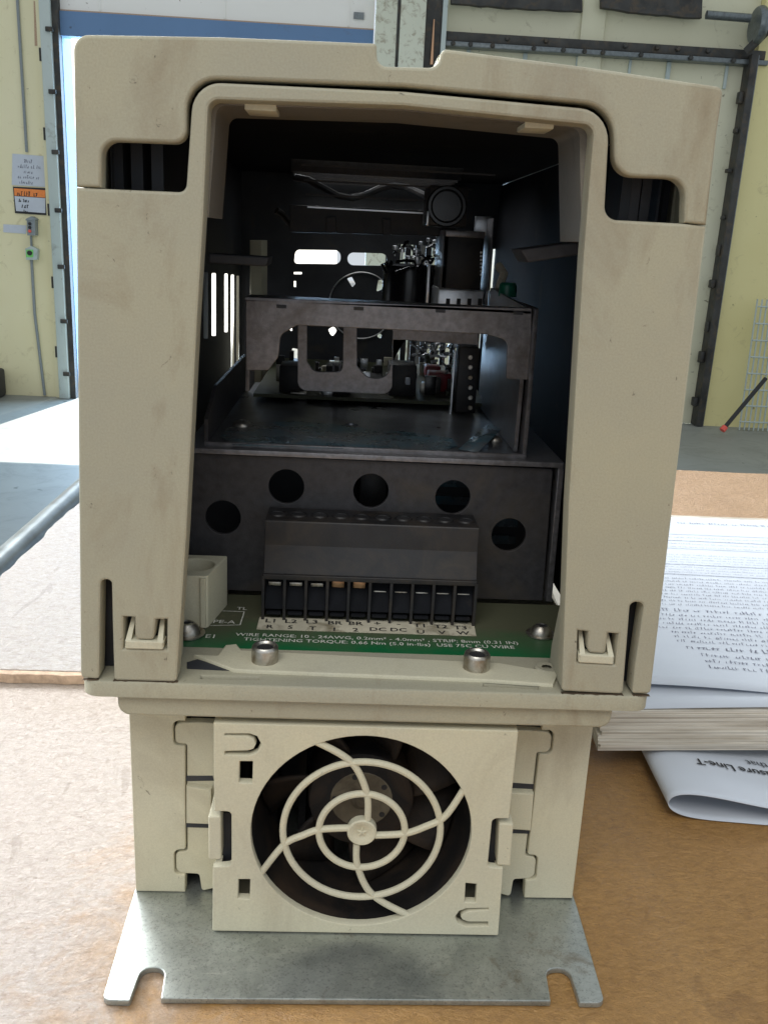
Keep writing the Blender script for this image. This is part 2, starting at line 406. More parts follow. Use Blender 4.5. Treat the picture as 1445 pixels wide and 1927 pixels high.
def m_wall(name, c0, c1, dirt, dscale=3.0, at=(0.58, 0.72)):
    m, nt, p = nodes(name); v = geo(nt)
    c = mix(nt, c0, c1, ramp(nt, noise(nt, 0.9, 4, 0.6, vec=v), 0.3, 0.7))
    c = mix(nt, c, dirt, mix(nt, (0, 0, 0), (0.55,)*3, ramp(nt, noise(nt, dscale*4, 8, 0.72, 0.8, vec=v), *at)))
    c = mix(nt, c, tuple(x*0.55 for x in dirt), mix(nt, (0, 0, 0), (0.8,)*3, ramp(nt, noise(nt, dscale*7, 3, 0.6, 0.2, vec=v), 0.70, 0.74)))
    nt.links.new(c, p.inputs['Base Color']); p.inputs['Roughness'].default_value = 0.6
    bump(nt, p, noise(nt, 30, 4, 0.6, vec=v), 0.2, 0.003)
    return m
M['wall'] = m_wall('pale_yellow_wall_paint', (0.72, 0.66, 0.40), (0.78, 0.73, 0.50), (0.45, 0.38, 0.20))
M['wall2'] = m_wall('yellow_wall_paint', (0.68, 0.60, 0.27), (0.74, 0.67, 0.34), (0.44, 0.38, 0.2))
M['cream'] = m_wall('cream_door_paint', (0.62, 0.60, 0.42), (0.70, 0.68, 0.52), (0.33, 0.29, 0.18), 4.0)
M['white'] = m_wall('white_door_paint', (0.80, 0.78, 0.72), (0.84, 0.83, 0.79), (0.5, 0.45, 0.38), 2.0, (0.64, 0.8))
M['blue'] = m_wall('blue_frame_paint', (0.10, 0.19, 0.34), (0.13, 0.24, 0.42), (0.10, 0.13, 0.18), 3.0)
M['frame'] = m_wall('pale_green_frame_paint', (0.40, 0.47, 0.45), (0.50, 0.56, 0.53), (0.16, 0.15, 0.12), 3.0)
M['column'] = m_wall('cream_column_paint', (0.58, 0.60, 0.48), (0.66, 0.68, 0.56), (0.22, 0.16, 0.09), 5.0, (0.52, 0.62))
M['floor'] = m_wall('concrete_floor', (0.22, 0.23, 0.21), (0.30, 0.31, 0.285), (0.12, 0.13, 0.11), 1.2, (0.5, 0.72))
M['ground'] = m_wall('outdoor_concrete', (0.5, 0.49, 0.46), (0.56, 0.55, 0.52), (0.3, 0.28, 0.25), 1.0)

# ------------------------------------------------------------------ the setting behind: workshop bay
ZF = -900.0; YW = 5720.0
ZT = -6.63; TB = ZT-4.0            # top of the cardboard the drive stands on, top of the bench
def bx(name, m, parent=None, b=0, **k):
    return MB().box(k['x'][0], k['x'][1], k['y'][0], k['y'][1], k['z'][0], k['z'][1], b).build(name, M[m], parent)
tag(bx('floor', 'floor', x=(-7000, 7000), y=(-3000, YW-2), z=(ZF-60, ZF)), kind='structure')
tag(bx('outdoor_ground', 'ground', x=(-9000, 9000), y=(YW+2, 26000), z=(ZF-62, ZF-6)), kind='structure')
def W(px, py, dy=0): return onY(px, py, YW+dy)
door_l = W(128, 500).x; door_r = W(703, 60).x; head_z = W(400, 74).z; bar_z = W(400, 38).z
# left wall: solid, right of it the open bay, then column, shut door and yellow wall
tag(MB().box(-7000, W(86, 300).x-1, YW, YW+250, ZF, 4200).build('wall_left', M['wall']), kind='structure')
col_l = W(706, 50).x; col_r = W(838, 50).x
tag(MB().box(door_l-149, col_l, YW+60, YW+250, head_z+430, 4200).build('wall_lintel', M['wall']), kind='structure')
edge_r = W(1372, 300).x
tag(MB().box(edge_r+60, 7000, YW-40, YW+250, ZF, 4200).build('wall_right', M['wall2']), kind='structure')

# open overhead door: white bottom section seen under the lintel, with its blue bar
od = empty('overhead_door', ((door_l+door_r)/2, YW, head_z))
MB().box(door_l-60, door_r, YW+10, YW+55, bar_z+10, head_z+520).build('door_section', M['white'], od)
MB().box(door_l-60, door_r, YW+5, YW+62, bar_z+1, bar_z+9).build('bottom_seal', M['card_edge'], od)
MB().box(door_l-30, door_r, YW-5, YW+75, head_z-30, bar_z).build('bottom_bar', M['blue'], od)
for i in range(3):
    x = door_l+250+i*720
    MB().box(x, x+9, YW+4, YW+9.6, bar_z+14, head_z+520).build('panel_rib', M['white'], od)
MB().box(door_r-120, door_r-60, YW-2, YW+9, bar_z+55, bar_z+90).build('latch_plate', M['rail'], od)
tag(od, 'raised white overhead door with blue bottom bar above the open bay', 'door')

# jamb on the left of the opening
jb = empty('door_jamb', (door_l-90, YW, ZF))
a = W(86, 300).x; b_ = W(112, 300).x
MB().box(a, a+28, YW-30, YW-1, ZF+2, head_z+430).build('edge_strip', M['wall'], jb)
MB().box(a+30, a+92, YW-70, YW-1, ZF+2, head_z+430, 4).build('track_channel', M['frame'], jb)
MB().box(a+94, a+128, YW-45, YW+10, ZF+2, head_z+430).build('track_web', M['darkmetal'], jb)
MB().box(a+130, door_l, YW+14, YW+200, ZF+2, head_z+70).build('jamb_face', M['blue'], jb)
for i in range(7):
    z = ZF+150+i*330
    MB().box(a+64, a+108, YW-84, YW-71, z, z+26, 4).build('bracket', M['darkmetal'], jb)
for i in range(5):
    z = ZF+260+i*430
    MB().box(a+8, a+19, YW-36, YW-30.5, z, z+70).build('slot_cover', M['darkmetal'], jb)
tag(jb, 'pale green and blue steel door track along the yellow wall', 'door frame')

# steel column between the bays
cl = empty('steel_column', ((col_l+col_r)/2, YW, ZF))
x0, x1 = col_l, col_r; wd = x1-x0
MB().box(x0, x0+wd*0.30, YW-60, YW+60, ZF+2, 4000).build('flange', M['column'], cl)
MB().box(x0+wd*0.305, x0+wd*0.34, YW-64, YW+60, ZF+2, 4000).build('weld_seam', M['darkmetal'], cl)
MB().box(x0+wd*0.345, x0+wd*0.70, YW-90, YW+60, ZF+2, 4000, 4).build('web', M['column'], cl)
MB().box(x0+wd*0.705, x0+wd*0.93, YW-50, YW+60, ZF+2, 4000).build('recess', M['darkmetal'], cl)
MB().box(x0+wd*0.935, x1, YW-80, YW+60, ZF+2, 4000).build('edge_angle', M['frame'], cl)
MB().tube([(x0+wd*0.82, YW-70, 1180), (x0+wd*0.82, YW-70, 1420)], [11, 4], 8).build('copper_stub', M['copper'], cl)
tag(cl, 'cream painted steel column with dark rusty recess between the two doors', 'column')

# shut door to the right of the column
sd = empty('closed_door', ((col_r+edge_r)/2, YW, ZF))
z_rail = W(1100, 88).z
MB().box(col_r+2, edge_r+58, YW+20, YW+60, ZF+2, z_rail-20).build('lower_section', M['cream'], sd)
MB().box(col_r+2, edge_r+58, YW+20, YW+60, z_rail-18, 2100).build('upper_section', M['cream'], sd)
MB().box(col_r+2, W(1435, 100).x, YW-45, YW+19, z_rail-22, z_rail+30, 6).build('horizontal_rail', M['darkmetal'], sd)
MB().box(col_r+2, W(1440, 100).x, YW-60, YW+19, z_rail-52, z_rail-24, 4).build('rail_flange', M['rail'], sd)
for px in (1117, ):
    x = W(px, 30).x
    MB().box(x-70, x+70, YW-5, YW+19, z_rail-220, 2100, 4).build('stile', M['cream'], sd)
rgv = random.Random(9)
for (pa, pb) in ((848, 1096), (1130, 1322)):
    top_ = [(W(pa+(pb-pa)*k/14, -12, -60).x, W(pa+(pb-pa)*k/14, -12+8*k/14, -60).z) for k in range(15)]
    bot_ = [(W(pa+(pb-pa)*k/14, 14, -60).x, W(pa+(pb-pa)*k/14, 13+(pa-848)*.03+2*math.sin(math.pi*k/14)+(15 if pa < 900 else 20)*k/14-6+rgv.uniform(-1.2, 1.2), -60).z) for k in range(15)]
    MB().plate(top_+bot_[::-1], (), YW-66, YW-30, 3).build('rubber_valance', M['darkmetal'], sd)
MB().tube([(edge_r-300, YW-95, W(1270, 32).z), (edge_r-40, YW-95, W(1345, 38).z)], 24, 12).build('torsion_shaft', M['rail'], sd)
MB().lathe([(0, -25), (95, -25), (105, -8), (105, 8), (95, 25), (0, 25)], (edge_r+10, YW-110, W(1395, 55).z), 'X').build('cable_drum', M['rail'], sd)
MB().tube([(edge_r-30, YW-85, z_rail+10), (W(1445, 50).x, YW-200, W(1445, 40).z)], 26, 8).build('angle_brace', M['darkmetal'], sd)
random.seed(3)
for k in range(16):
    x = col_r+60+k*(edge_r-col_r-60)/16+random.uniform(-30, 30); z = z_rail+random.choice((8, -38, -38))
    MB().lathe([(0, -18), (10, -18), (14, -12), (14, 0)], (x, YW-(46 if z > z_rail else 61), z), 'Y', 8).build('rail_bolt', M['darkmetal'], sd)
for k in range(7):
    x = col_r+140+k*310+random.uniform(-60, 60)
    MB().box(x, x+random.uniform(14, 26), YW+4, YW+19, z_rail-150-random.uniform(0, 60), z_rail-53, 2).build('rail_hanger', M['frame'], sd)
tag(sd, 'shut cream door under a sooty rail right of the column', 'door')

# dark track running down the right edge of the shut door
tr = empty('door_track', (edge_r, YW, ZF))
tpts = [W(1398, 120, -60), W(1352, 430, -60), W(1303, 792, -60)]
xm = [p.x for p in tpts]
MB().box(edge_r+5, edge_r+48, YW-95, YW+15, ZF+2, z_rail, 4).build('track_channel', M['darkmetal'], tr)
MB().box(edge_r+50, edge_r+62, YW-70, YW-41, ZF+2, z_rail, 2).build('track_lip', M['rail'], tr)
for i in range(9):
    z = ZF+120+i*235
    zz = z+random.uniform(-70, 70); ww = random.uniform(8, 30)
    MB().box(edge_r-ww, edge_r+4, YW-70, YW-20, zz, zz+random.uniform(20, 75), 7).build('track_bolt', M['darkmetal'], tr)
tag(tr, 'sooty dark vertical track between shut door and yellow wall', 'door track')

# conduits, signs and controls on the left wall
def conduit(label, pts, r=9):
    return tag(MB().tube([W(*p, -r-1) for p in pts], r, 8).build('conduit', M['greybox']), label, 'conduit')
conduit('thin grey conduit coming down the yellow wall above the white notice', [(33, -8), (42, 140), (51, 286)])
conduit('thin grey conduit running down the yellow wall below the green button box', [(60, 487), (66, 590), (85, 744)])
rng = random.Random(11)
def scribble_lines(fn, rows, mb=None, stroke=0.5):
    """rows: (u0,u1,v,height,weight): words as small hand-high strokes, fn maps u,v to place"""
    mb = mb or MB()
    for (u0, u1, v, h, wt) in rows:
        u = u0
        while u < u1-h:
            n = rng.randint(2, 8)
            for k in range(n):
                if u > u1: break
                hh = h*(rng.uniform(0.5, 0.75) if rng.random() < 0.72 else 1.0)
                sl = h*rng.uniform(-0.05, 0.28); t = wt*rng.uniform(0.45, 0.75)
                mb.add([fn(u, v), fn(u+t, v), fn(u+t+sl, v+hh), fn(u+sl, v+hh)], [(0, 1, 2, 3)])
                if rng.random() < 0.75:
                    vv = v+hh*rng.choice((0.0, 0.45, 0.85)); mb.add([fn(u, vv), fn(u+h*0.42, vv), fn(u+h*0.42, vv+t*0.8), fn(u, vv+t*0.8)], [(0, 1, 2, 3)])
                u += h*rng.uniform(0.42, 0.62)
            u += h*0.55
    return mb
def wall_rect(c, dy):
    return [W(x, y, dy) for x, y in c]
def board(name, m, corners, y0, y1, parent=None):
    pts = [(W(x, y, y0).x, W(x, y, y0).z, 0) for x, y in corners]
    return MB().plate(pts, (), YW+y0, YW+y1, 0).build(name, M[m], parent)
sg = empty('wall_notice', W(56, 352, 0)); 
board('sheet', 'paper', [(24, 289), (88, 294), (87, 352), (23, 348)], -3, -0.5, sg)
def wf(dy):
    o = W(24, 290, dy); ux = (W(88, 294, dy)-o).normalized(); uz = (W(23, 348, dy)-o).normalized()
    return lambda u, v: tuple(o + ux*u - uz*v)
f1 = wf(-4)
scribble_lines(f1, [(70, 130, -45, 20, 6), (35, 165, -75, 20, 6), (70, 125, -105, 20, 6), (35, 165, -135, 20, 6), (45, 150, -166, 20, 6)], stroke=5).build('print', M['inkblue'], sg, smooth=False, recalc=False)
tag(sg, 'white paper notice with lines of lettering taped on yellow wall', 'notice')
ws = empty('warning_sign', W(56, 402, 0))
board('frame_board', 'ink', [(25, 351), (89, 354), (88, 405), (29, 401)], -6, -0.5, ws)
board('white_panel', 'paper', [(28, 369), (86, 373), (86, 401), (31, 397)], -8, -6.2, ws)
board('orange_band', 'orange', [(27, 354), (86, 358), (86, 372), (28, 368)], -8, -6.2, ws)
o_ = W(28, 354, -9); f2 = lambda u, v: (o_.x+u, o_.y, o_.z+v)
scribble_lines(f2, [(12, 180, -42, 26, 8), (20, 75, -78, 18, 8), (35, 70, -112, 28, 9), (45, 72, -140, 18, 8)]).build('print', M['ink'], ws, smooth=False, recalc=False)
tag(ws, 'white warning sign with orange top band and black border', 'sign')
cs = empty('door_control_station', W(60, 442, 0))
board('enclosure', 'greybox', [(51, 414), (66, 414), (67, 443), (52, 443)], -60, -0.5, cs)
board('hood', 'greybox', [(49, 412), (59, 407), (67, 412), (67, 414), (49, 415)], -66, -0.5, cs)
for (px, py, m_) in ((57, 421, 'ink'), (57, 428, 'ink'), (57, 435, 'redbtn')):
    c = W(px, py, -61); MB().lathe([(0, -9), (8, -9), (9, -7), (9, 1)], tuple(c), 'Y', 14).build('push_button', M[m_], cs)
tag(cs, 'small grey push button station with a red button on the wall', 'control box')
lb = board('wall_label', 'paper', [(7, 422), (50, 424), (50, 440), (7, 437)], -3, -0.5)
tag(lb, 'narrow white label strip stuck beside the grey button station', 'label')
gb = empty('green_button_box', W(60, 490, 0))
board('box', 'frame', [(48, 468), (59, 463), (71, 469), (70, 489), (50, 489)], -45, -0.5, gb)
board('plate', 'green_btn', [(50, 470), (63, 470), (63, 484), (50, 484)], -48, -45.2, gb)
MB().lathe([(0, -16), (12, -16), (14, -12), (14, 1)], tuple(W(57, 476, -49)), 'Y', 14).build('push_button', M['ink'], gb)
conduit('short conduit link between the grey station and the green box', [(59, 444), (60, 463)], 7)
tag(gb, 'green push button box mounted low on the yellow wall', 'control box')
# tape on the wall by the track, mesh screen and hose wand at the right
tp = board('tape_patch', 'card_edge', [(64, 2), (80, 4), (79, 86), (66, 86)], -3, -0.5)
tag(tp, 'tan tape patch on the yellow wall beside the door track', 'tape')
ms = empty('mesh_screen', W(1440, 790, -150))
for i in range(9):
    x = W(1408+i*9, 700, -160).x
    MB().tube([(x, YW-160, ZF+4), (x-20, YW-160, -60)], 5, 6).build('wire', M['frame'], ms)
for i in range(8):
    z = ZF+60+i*105; MB().tube([(W(1405, 700, -160).x, YW-166, z), (W(1480, 700, -160).x, YW-166, z)], 5, 6).build('cross_wire', M['frame'], ms)
tag(ms, 'pale wire mesh screen standing against the yellow wall', 'screen')
hw = empty('wand', onY(1358, 812, 5300))
p0 = onY(1358, 810, 5300); p1 = onY(1440, 712, 5420)
MB().tube([p0.lerp(p1, 0.05), p1], 13, 8).build('shaft', M['ink'], hw)
MB().tube([p0, p0.lerp(p1, 0.07)], 19, 8).build('tip', M['redbtn'], hw)
tag(hw, 'black wand with red tip leaning on the mesh screen', 'tool')
tb = MB().lathe([(0, 0), (60, 0), (70, 20), (70, 160), (40, 190), (0, 195)], tuple(onZ(1441, 800, ZF)+Vector((20, 0, 0))), 'Z', 20).build('floor_canister', M['ink'])
tag(tb, 'black canister standing on the floor by the mesh screen', 'canister')
bt = MB().box(-100, 100, 0, 300, 0, 180, 20)
o_ = onZ(-8, 760, ZF); bt.v = [(v[0]+o_.x-135, v[1]+o_.y, v[2]+o_.z) for v in bt.v]
tag(bt.build('tool_case', M['ink']), 'black case on the floor against the pale yellow wall', 'case')
# orange post outside, glimpsed through the drive
op = empty('bollard', (onY(714, 500, 7600).x, 7600, ZF-6))
c0 = op.location/S
MB().lathe([(0, 1500), (70, 1490), (80, 1450), (80, 0)], tuple(c0), 'Z', 20).build('post', M['orange'], op)
MB().lathe([(81, 900), (84, 905), (84, 1000), (81, 1005)], tuple(c0), 'Z', 20).build('band', M['white'], op)
tag(op, 'orange post standing outside the open bay door', 'bollard')

yb = empty('white_backdrop', (-5000, 14000, ZF))  # made-up backdrop so the outdoors reads bright white through the slots
MB().box(-10000, -230, 14000, 14300, ZF-5, 5200).build('wall', M['white'], yb)
MB().box(-10050, -190, 13950, 14320, 5201, 5350).build('backdrop_parapet', M['white'], yb)
for x in (-8200, -5600):
    MB().box(x, x+1300, 13985, 13999, 900, 2300, 4).build('backdrop_window', M['blue'], yb)
tag(yb, 'white building front added outside the open bay to brighten the view', 'building')
# ------------------------------------------------------------------ bench covered with cardboard
bench = empty('workbench', (150, 150, ZF))
ZR = ZT-22
MB().box(-168, 900, -900, 516, TB-30, TB-0.3, 1).build('bench_top', M['rail'], bench)
for x in (-120, 860):
    for y in (-820, 450):
        MB().box(x-25, x+25, y-25, y+25, ZF+1, TB-31, 2).build('leg', M['rail'], bench)
MB().tube([(-203, -900, ZR), (-203, 300, ZR), (-203, 700, ZR)], 9, 16).build('side_rail', M['rail'], bench)
for y in (-500, 480):
    MB().tube([(-203, y, ZR), (-166, y, ZR)], 5, 8).build('rail_stay', M['rail'], bench)
tag(bench, 'grey steel workbench with a round side rail under the cardboard', 'workbench')
rng2 = random.Random(5)
def sheet(x0, x1, y0, y1, z0, z1, ragged_left=0, ragged_back=0, n=60):
    pts = [(x0, y0), (x1, y0)]
    pts += [(x1-(x1-x0)*k/20, y1+rng2.uniform(-1, 1)*ragged_back) for k in range(21)]
    pts += [(x0+rng2.uniform(-1, 1)*ragged_left*0.6+0.5*math.sin(k*0.37), y1-(y1-y0)*k/n) for k in range(1, n)]
    return MB().plate(pts, (), z1, z0, 0.5, 'Z')
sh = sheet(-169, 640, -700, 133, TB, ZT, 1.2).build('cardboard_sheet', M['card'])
tag(sh, 'brown cardboard sheet under the drive covering the bench front', 'cardboard')
Ys = 131.5
sh2 = empty('cardboard_sheet', (100, 300, ZT))
sheet(-172, 640, Ys+3.5, 515, ZT+0.2, ZT+4.2, 1.5, 1.5).build('top_face', M['card_glare'], sh2)
e_ = [(-172+812*k/160, Ys+rng2.uniform(-0.7, 0.7)) for k in range(161)] + [(640, Ys+3.4), (-172, Ys+3.4)]
MB().plate(e_, (), ZT+3.9, ZT+0.2, 0.3, 'Z').build('raw_edge', M['card_edge'], sh2)
tag(sh2, 'thick cardboard painted pale at left for glare with a raw brown cut edge behind the drive', 'cardboard')

# ------------------------------------------------------------------ papers
ps = empty('paper_stack', (150, 150, ZT+9))
Zs0, Zs1 = ZT+9.6, ZT+22.3
rng3 = random.Random(8)
nsl = 10
base = [(80.5, 77.4), (250.3, 86.8), (273.2, 317.0), (96.1, 317.0)]
for i in range(nsl):
    z0 = Zs0+(Zs1-Zs0)*i/nsl; z1 = Zs0+(Zs1-Zs0)*(i+1)/nsl-0.05
    j = [(x+rng3.uniform(-0.7, 0.7), y+rng3.uniform(-0.8, 0.8)+i*0.45, 0) for x, y in base]
    # pages bow a little: slab with a soft wave along its front
    def slab(z0=z0, z1=z1, j=j, i=i):
        mb = MB(); n = 24; vs_ = []; 
        for k in range(n+1):
            t = k/n; fx = j[0][0]+(j[1][0]-j[0][0])*t; fy = j[0][1]+(j[1][1]-j[0][1])*t
            rx = j[3][0]+(j[2][0]-j[3][0])*t; ry = j[3][1]+(j[2][1]-j[3][1])*t
            wv = 0.55*math.sin(t*5+0.4)*(i+1)/nsl
            vs_ += [(fx, fy, z0+wv*0.8), (fx, fy, z1+wv), (rx, ry, z0), (rx, ry, z1)]
        fs = []
        for k in range(n):
            a = 4*k; b = a+4
            fs += [(a, b, b+1, a+1), (a+1, b+1, b+3, a+3), (a+2, a+3, b+3, b+2), (a, a+2, b+2, b)]
        fs += [(0, 1, 3, 2), (4*n, 4*n+2, 4*n+3, 4*n+1)]
        return mb.add(vs_, fs)
    slab().build('page_bundle', M['pageedge'], ps, ang=25)
tag(ps, 'thick stack of cream edged pages lying beside the drive', 'paper stack')
# second page peeping out under the top sheet
def page(name, c00, c10, c11, c01, zfun, m_, parent=None, th=0.25, nu=30, nv=30):
    def f(u, v):
        x = (c00[0]*(1-u)+c10[0]*u)*(1-v)+(c01[0]*(1-u)+c11[0]*u)*v
        y = (c00[1]*(1-u)+c10[1]*u)*(1-v)+(c01[1]*(1-u)+c11[1]*u)*v
        return (x, y, zfun(u, v))
    mb = MB().grid(f, nu, nv)
    o = mb.build(name, m_, parent, recalc=False)
    md = o.modifiers.new('thickness', 'SOLIDIFY'); md.thickness = th*S; md.offset = -1
    return o, f
pg2, _ = page('loose_page', (83.6, 82.1), (248.2, 91.0), (273.2, 313.9), (100.3, 315.9), lambda u, v: ZT+22.9+0.5*math.sin(u*5+.4)*(1-v)+0.9*(1-v)**3*math.sin(u*3.0)**2, M['paper'])
tag(pg2, 'blank white page lying on the page stack under the printed sheet', 'paper')
dz = lambda u, v: ZT+24.2+0.8*math.sin(u*4.4+.2)*(1-v)+1.6*max(0, 0.22-v)*math.sin(u*6+1)*3
doc = empty('printed_sheet', (165, 185, ZT+23))
def dedge(u): return 79+6.5*math.cos(u*3.0)-4*u
_, df = page('sheet', (87.8, 97.2), (246.1, 86.8), (269.0, 307.6), (108.6, 307.6), dz, M['paper'], doc)
def dmap(u, v):            # u, v in mm on the page measured from its far left corner, v towards the reader negative
    uu = u/155.0; vv = 1+v/205.0
    p = df(uu, vv); return (p[0], p[1], p[2]+0.22)
rows = []
rows += [(52, 63, -10, 3.0, .7), (72, 150, -10, 3.0, .7), (22, 62, -24, 2.6, .6)]
v = -36
for k in range(4): rows.append((20, 150, v, 1.6, .28)); v -= 5.2
rows += [(20, 32, -58, 2.4, .5), (20, 50, -72, 2.2, .5), (20, 30, -84, 2.2, .4)]
v = -64
for k in range(9): rows.append((26, 150, v, 1.5, .24)); v -= 3.6
v = -98
for k in range(9): rows.append((20+rng3.uniform(0, 2), 150-rng3.uniform(0, 12), v, 1.9, .4)); v -= 4.0
rows.append((22, 150, -137, 3.2, .75)); v = -142
for k in range(4): rows.append((22, 148-rng3.uniform(0, 10), v, 2.4, .5)); v -= 4.3
for k in range(3): rows.append((32, 90-rng3.uniform(0, 15), v, 2.4, .5)); rows.append((112, 150, v, 2.4, .5)); v -= 4.3
rows.append((34, 150, -174, 3.4, .85)); v = -180
for k in range(3): rows.append((38, 140-18*k, v, 2.8, .6)); v -= 5.0
rows.append((138, 152, -201, 2.4, .5))
scribble_lines(dmap, rows).build('print', M['inkblue'], doc, smooth=False, recalc=False)
for vv_ in (-30, -41, -54, -78, -92):
    rl = MB()
    for k in range(20):
        u0 = 20+130*k/20; u1 = 20+130*(k+1)/20
        rl.add([dmap(u0, vv_), dmap(u1, vv_), dmap(u1, vv_+0.35), dmap(u0, vv_+0.35)], [(0, 1, 2, 3)])
    rl.build('ruled_line', M['inkblue'], doc, smooth=False, recalc=False)
el = MB()
for k in range(20):
    a0, a1 = 2*math.pi*k/20, 2*math.pi*(k+1)/20
    q = lambda a, r: dmap(126+5*r*math.cos(a), -199+2.6*r*math.sin(a))
    el.add([q(a0, 1), q(a1, 1), q(a1, .8), q(a0, .8)], [(0, 1, 2, 3)])
el.build('oval_mark', M['inkblue'], doc, smooth=False, recalc=False)
tag(doc, 'printed white sheet full of lines of text on top of the page stack', 'document')
# folded-under page with upside-down heading
fp = empty('folded_page', (120, 60, ZT))
prof = [(182.6, 0.35), (117.0, 0.35), (108.6, 0.45), (102.4, 1.1), (98.2, 2.8), (96.6, 5.2), (97.4, 7.6), (100.3, 9.0), (105.5, 9.3), (112.8, 8.6), (123.2, 7.0), (137.8, 5.2), (156.5, 3.9), (182.6, 3.2)]
def smoothprof(p, k=3):
    for _ in range(k):
        q = [p[0]]
        for i in range(len(p)-1):
            a, b = Vector(p[i]), Vector(p[i+1]); q += [tuple(a.lerp(b, .25)), tuple(a.lerp(b, .75))]
        p = q+[p[-1]]
    return p
sp_ = smoothprof(prof)
def fpf(u, v):
    i = u*(len(sp_)-1); k = min(int(i), len(sp_)-2); t = i-k
    x = sp_[k][0]*(1-t)+sp_[k+1][0]*t; z = sp_[k][1]*(1-t)+sp_[k+1][1]*t
    y = 55.6-0.10*(x-96.1)+v*62
    return (x+v*3.0, y, ZT+(z*(1-0.12*v) if z > 1 else z))
o = MB().grid(fpf, len(sp_)-1, 20).build('page', M['paper'], fp, ang=60)
md = o.modifiers.new('thickness', 'SOLIDIFY'); md.thickness = 0.22*S
def zt(x):
    best = 0
    for i in range(len(sp_)-1):
        a, b = sp_[i], sp_[i+1]
        if b[0] >= a[0] and a[0] <= x <= b[0]: best = a[1]+(b[1]-a[1])*(x-a[0])/max(1e-6, b[0]-a[0])
    return best
def rot_text(txt, xr, y, size, name, bold):
    fn = lambda u, v: (xr-u, y-v-0.085*(xr-u-123), ZT+zt(xr-u-1.2)*0.97+0.34)
    text_mb(txt, size, fn, align='LEFT', bold=bold).build(name, M['ink'], fp, smooth=False, recalc=False)
rot_text('Measure Line-T', 144.4, 75.6, 5.1, 'lettering', 0.08)
rot_text('verify that', 150.4, 81.1, 4.6, 'lettering', 0.0)
tag(fp, 'white page folded under itself with an upside down heading below the stack', 'paper')

# ------------------------------------------------------------------ THE DRIVE
D = empty('motor_drive', (0, 0, ZT))
tag(D, 'beige open fronted motor drive lying on its steel mounting plate', 'motor drive')

# --- mounting plate
zp = ZT+1.6
def notch(*pts): return qZ(zp, *pts)
out = [(-58.4, 270, 2), (-58.5, 13, 0)]
out += qZ(zp, (192, 1882, 2.0)) + notch((245, 1884, .5), (268, 1822, 2.6), (312, 1820, 2.8), (303, 1879, .3), (1036, 1884, .3), (1026, 1824, 2.6), (1068, 1820, 2.8), (1090, 1887, .5)) + qZ(zp, (1138, 1887, 2.0))
out += [(58.5, 13, 0), (58.4, 270, 2)]
MB().plate(out, (), zp, ZT+0.25, 0.3, 'Z').build('mounting_plate', M['galv'], D)

# --- heat sink block and side panels
heat = empty  # (no-op alias kept out of the scene)
YP = 16.0
def pan(*pts): return qY(YP, *pts)
lp = pan((242, 1318), (349, 1318), (349, 1357, 0), (326, 1357, 2.3), (327, 1403, 2.3), (349, 1403, .6), (350, 1599, .8), (328, 1600, 2.3), (329, 1646, 2.3), (349, 1646, .4), (349, 1681), (256, 1681))
rp = pan((1119, 1340), (1019, 1340), (1019, 1374, 0), (1042, 1375, 2.3), (1038, 1419, 2.3), (1014, 1419, .6), (992, 1609, .8), (1012, 1610, 2.3), (1008, 1656, 2.3), (988, 1656, .4), (986, 1690), (1077, 1691))
def clampz(l): return [(x, max(z, zp+0.1), r) for x, z, r in l]
for l in (lp, rp): MB().plate(clampz(l), (), YP, YP+3, 0.35).build('side_panel', M['fanplastic'], D)
for sgn in (-1, 1):
    MB().plate([(YP+3.1, zp+.1), (255, zp+.1), (255, 56.2), (YP+3.1, 56.2)], (), sgn*57.9, sgn*55.4, 0.3, 'X').build('side_wall', M['fanplastic'], D)
MB().box(-55, 55, 54, 255, zp+.2, 58).build('heat_sink', M['steel'], D)
for i in range(13):
    x = -48+8*i; MB().box(x-1, x+1, 38, 53.8, zp+.2, 57.5).build('cooling_fin', M['steel'], D)

# --- fan frame behind the cover with its side tabs
YR = YP+0.5
fl = qY(YR, (402, 1362), (375, 1359, .3), (329, 1360, 2.0), (330, 1400, 2.0), (352, 1400, .6), (353, 1602, .8), (331, 1603, 2.0), (332, 1643, 2.0), (375, 1645, .8), (380, 1680, .8), (402, 1690))
fr = qY(YR, (975, 1375), (990, 1374, .3), (1039, 1378, 2.0), (1035, 1416, 2.0), (1010, 1416, .6), (988, 1611, .8), (1009, 1613, 2.0), (1005, 1653, 2.0), (966, 1655, .8), (960, 1688, .8), (937, 1692))
for l, sx in ((fl, 1), (fr, -1)):
    l = clampz(l)
    l[0] = (sx*-33.5, l[0][1], 0); l[-1] = (sx*-33.5, max(ZT+4, l[-1][1]), 0)
    MB().plate(l, (), YR, YR+2.2, 0.3).build('fan_frame_tab', M['fanplastic'], D)
def strap(*px): return qY(YP-0.3, *px)
# raised straps and dark slits between the tabs
for c in (((352, 1476), (399, 1482), (399, 1548), (352, 1546)), ((1003, 1490), (958, 1488), (956, 1557), (997, 1560))):
    MB().plate(clampz(strap(*c)), (), YP-1.2, YR-.05, 0.4).build('strap', M['fanplastic'], D)
for c in (((350, 1463), (400, 1463), (402, 1472), (350, 1473)), ((350, 1550), (392, 1551), (392, 1561), (350, 1560)), ((1005, 1479), (962, 1476), (962, 1486), (1004, 1488)), ((997, 1562), (958, 1560), (958, 1571), (996, 1572))):
    MB().plate(clampz(strap(*c)), (), YR-0.12, YR-.02, 0).build('slit', M['inner'], D)

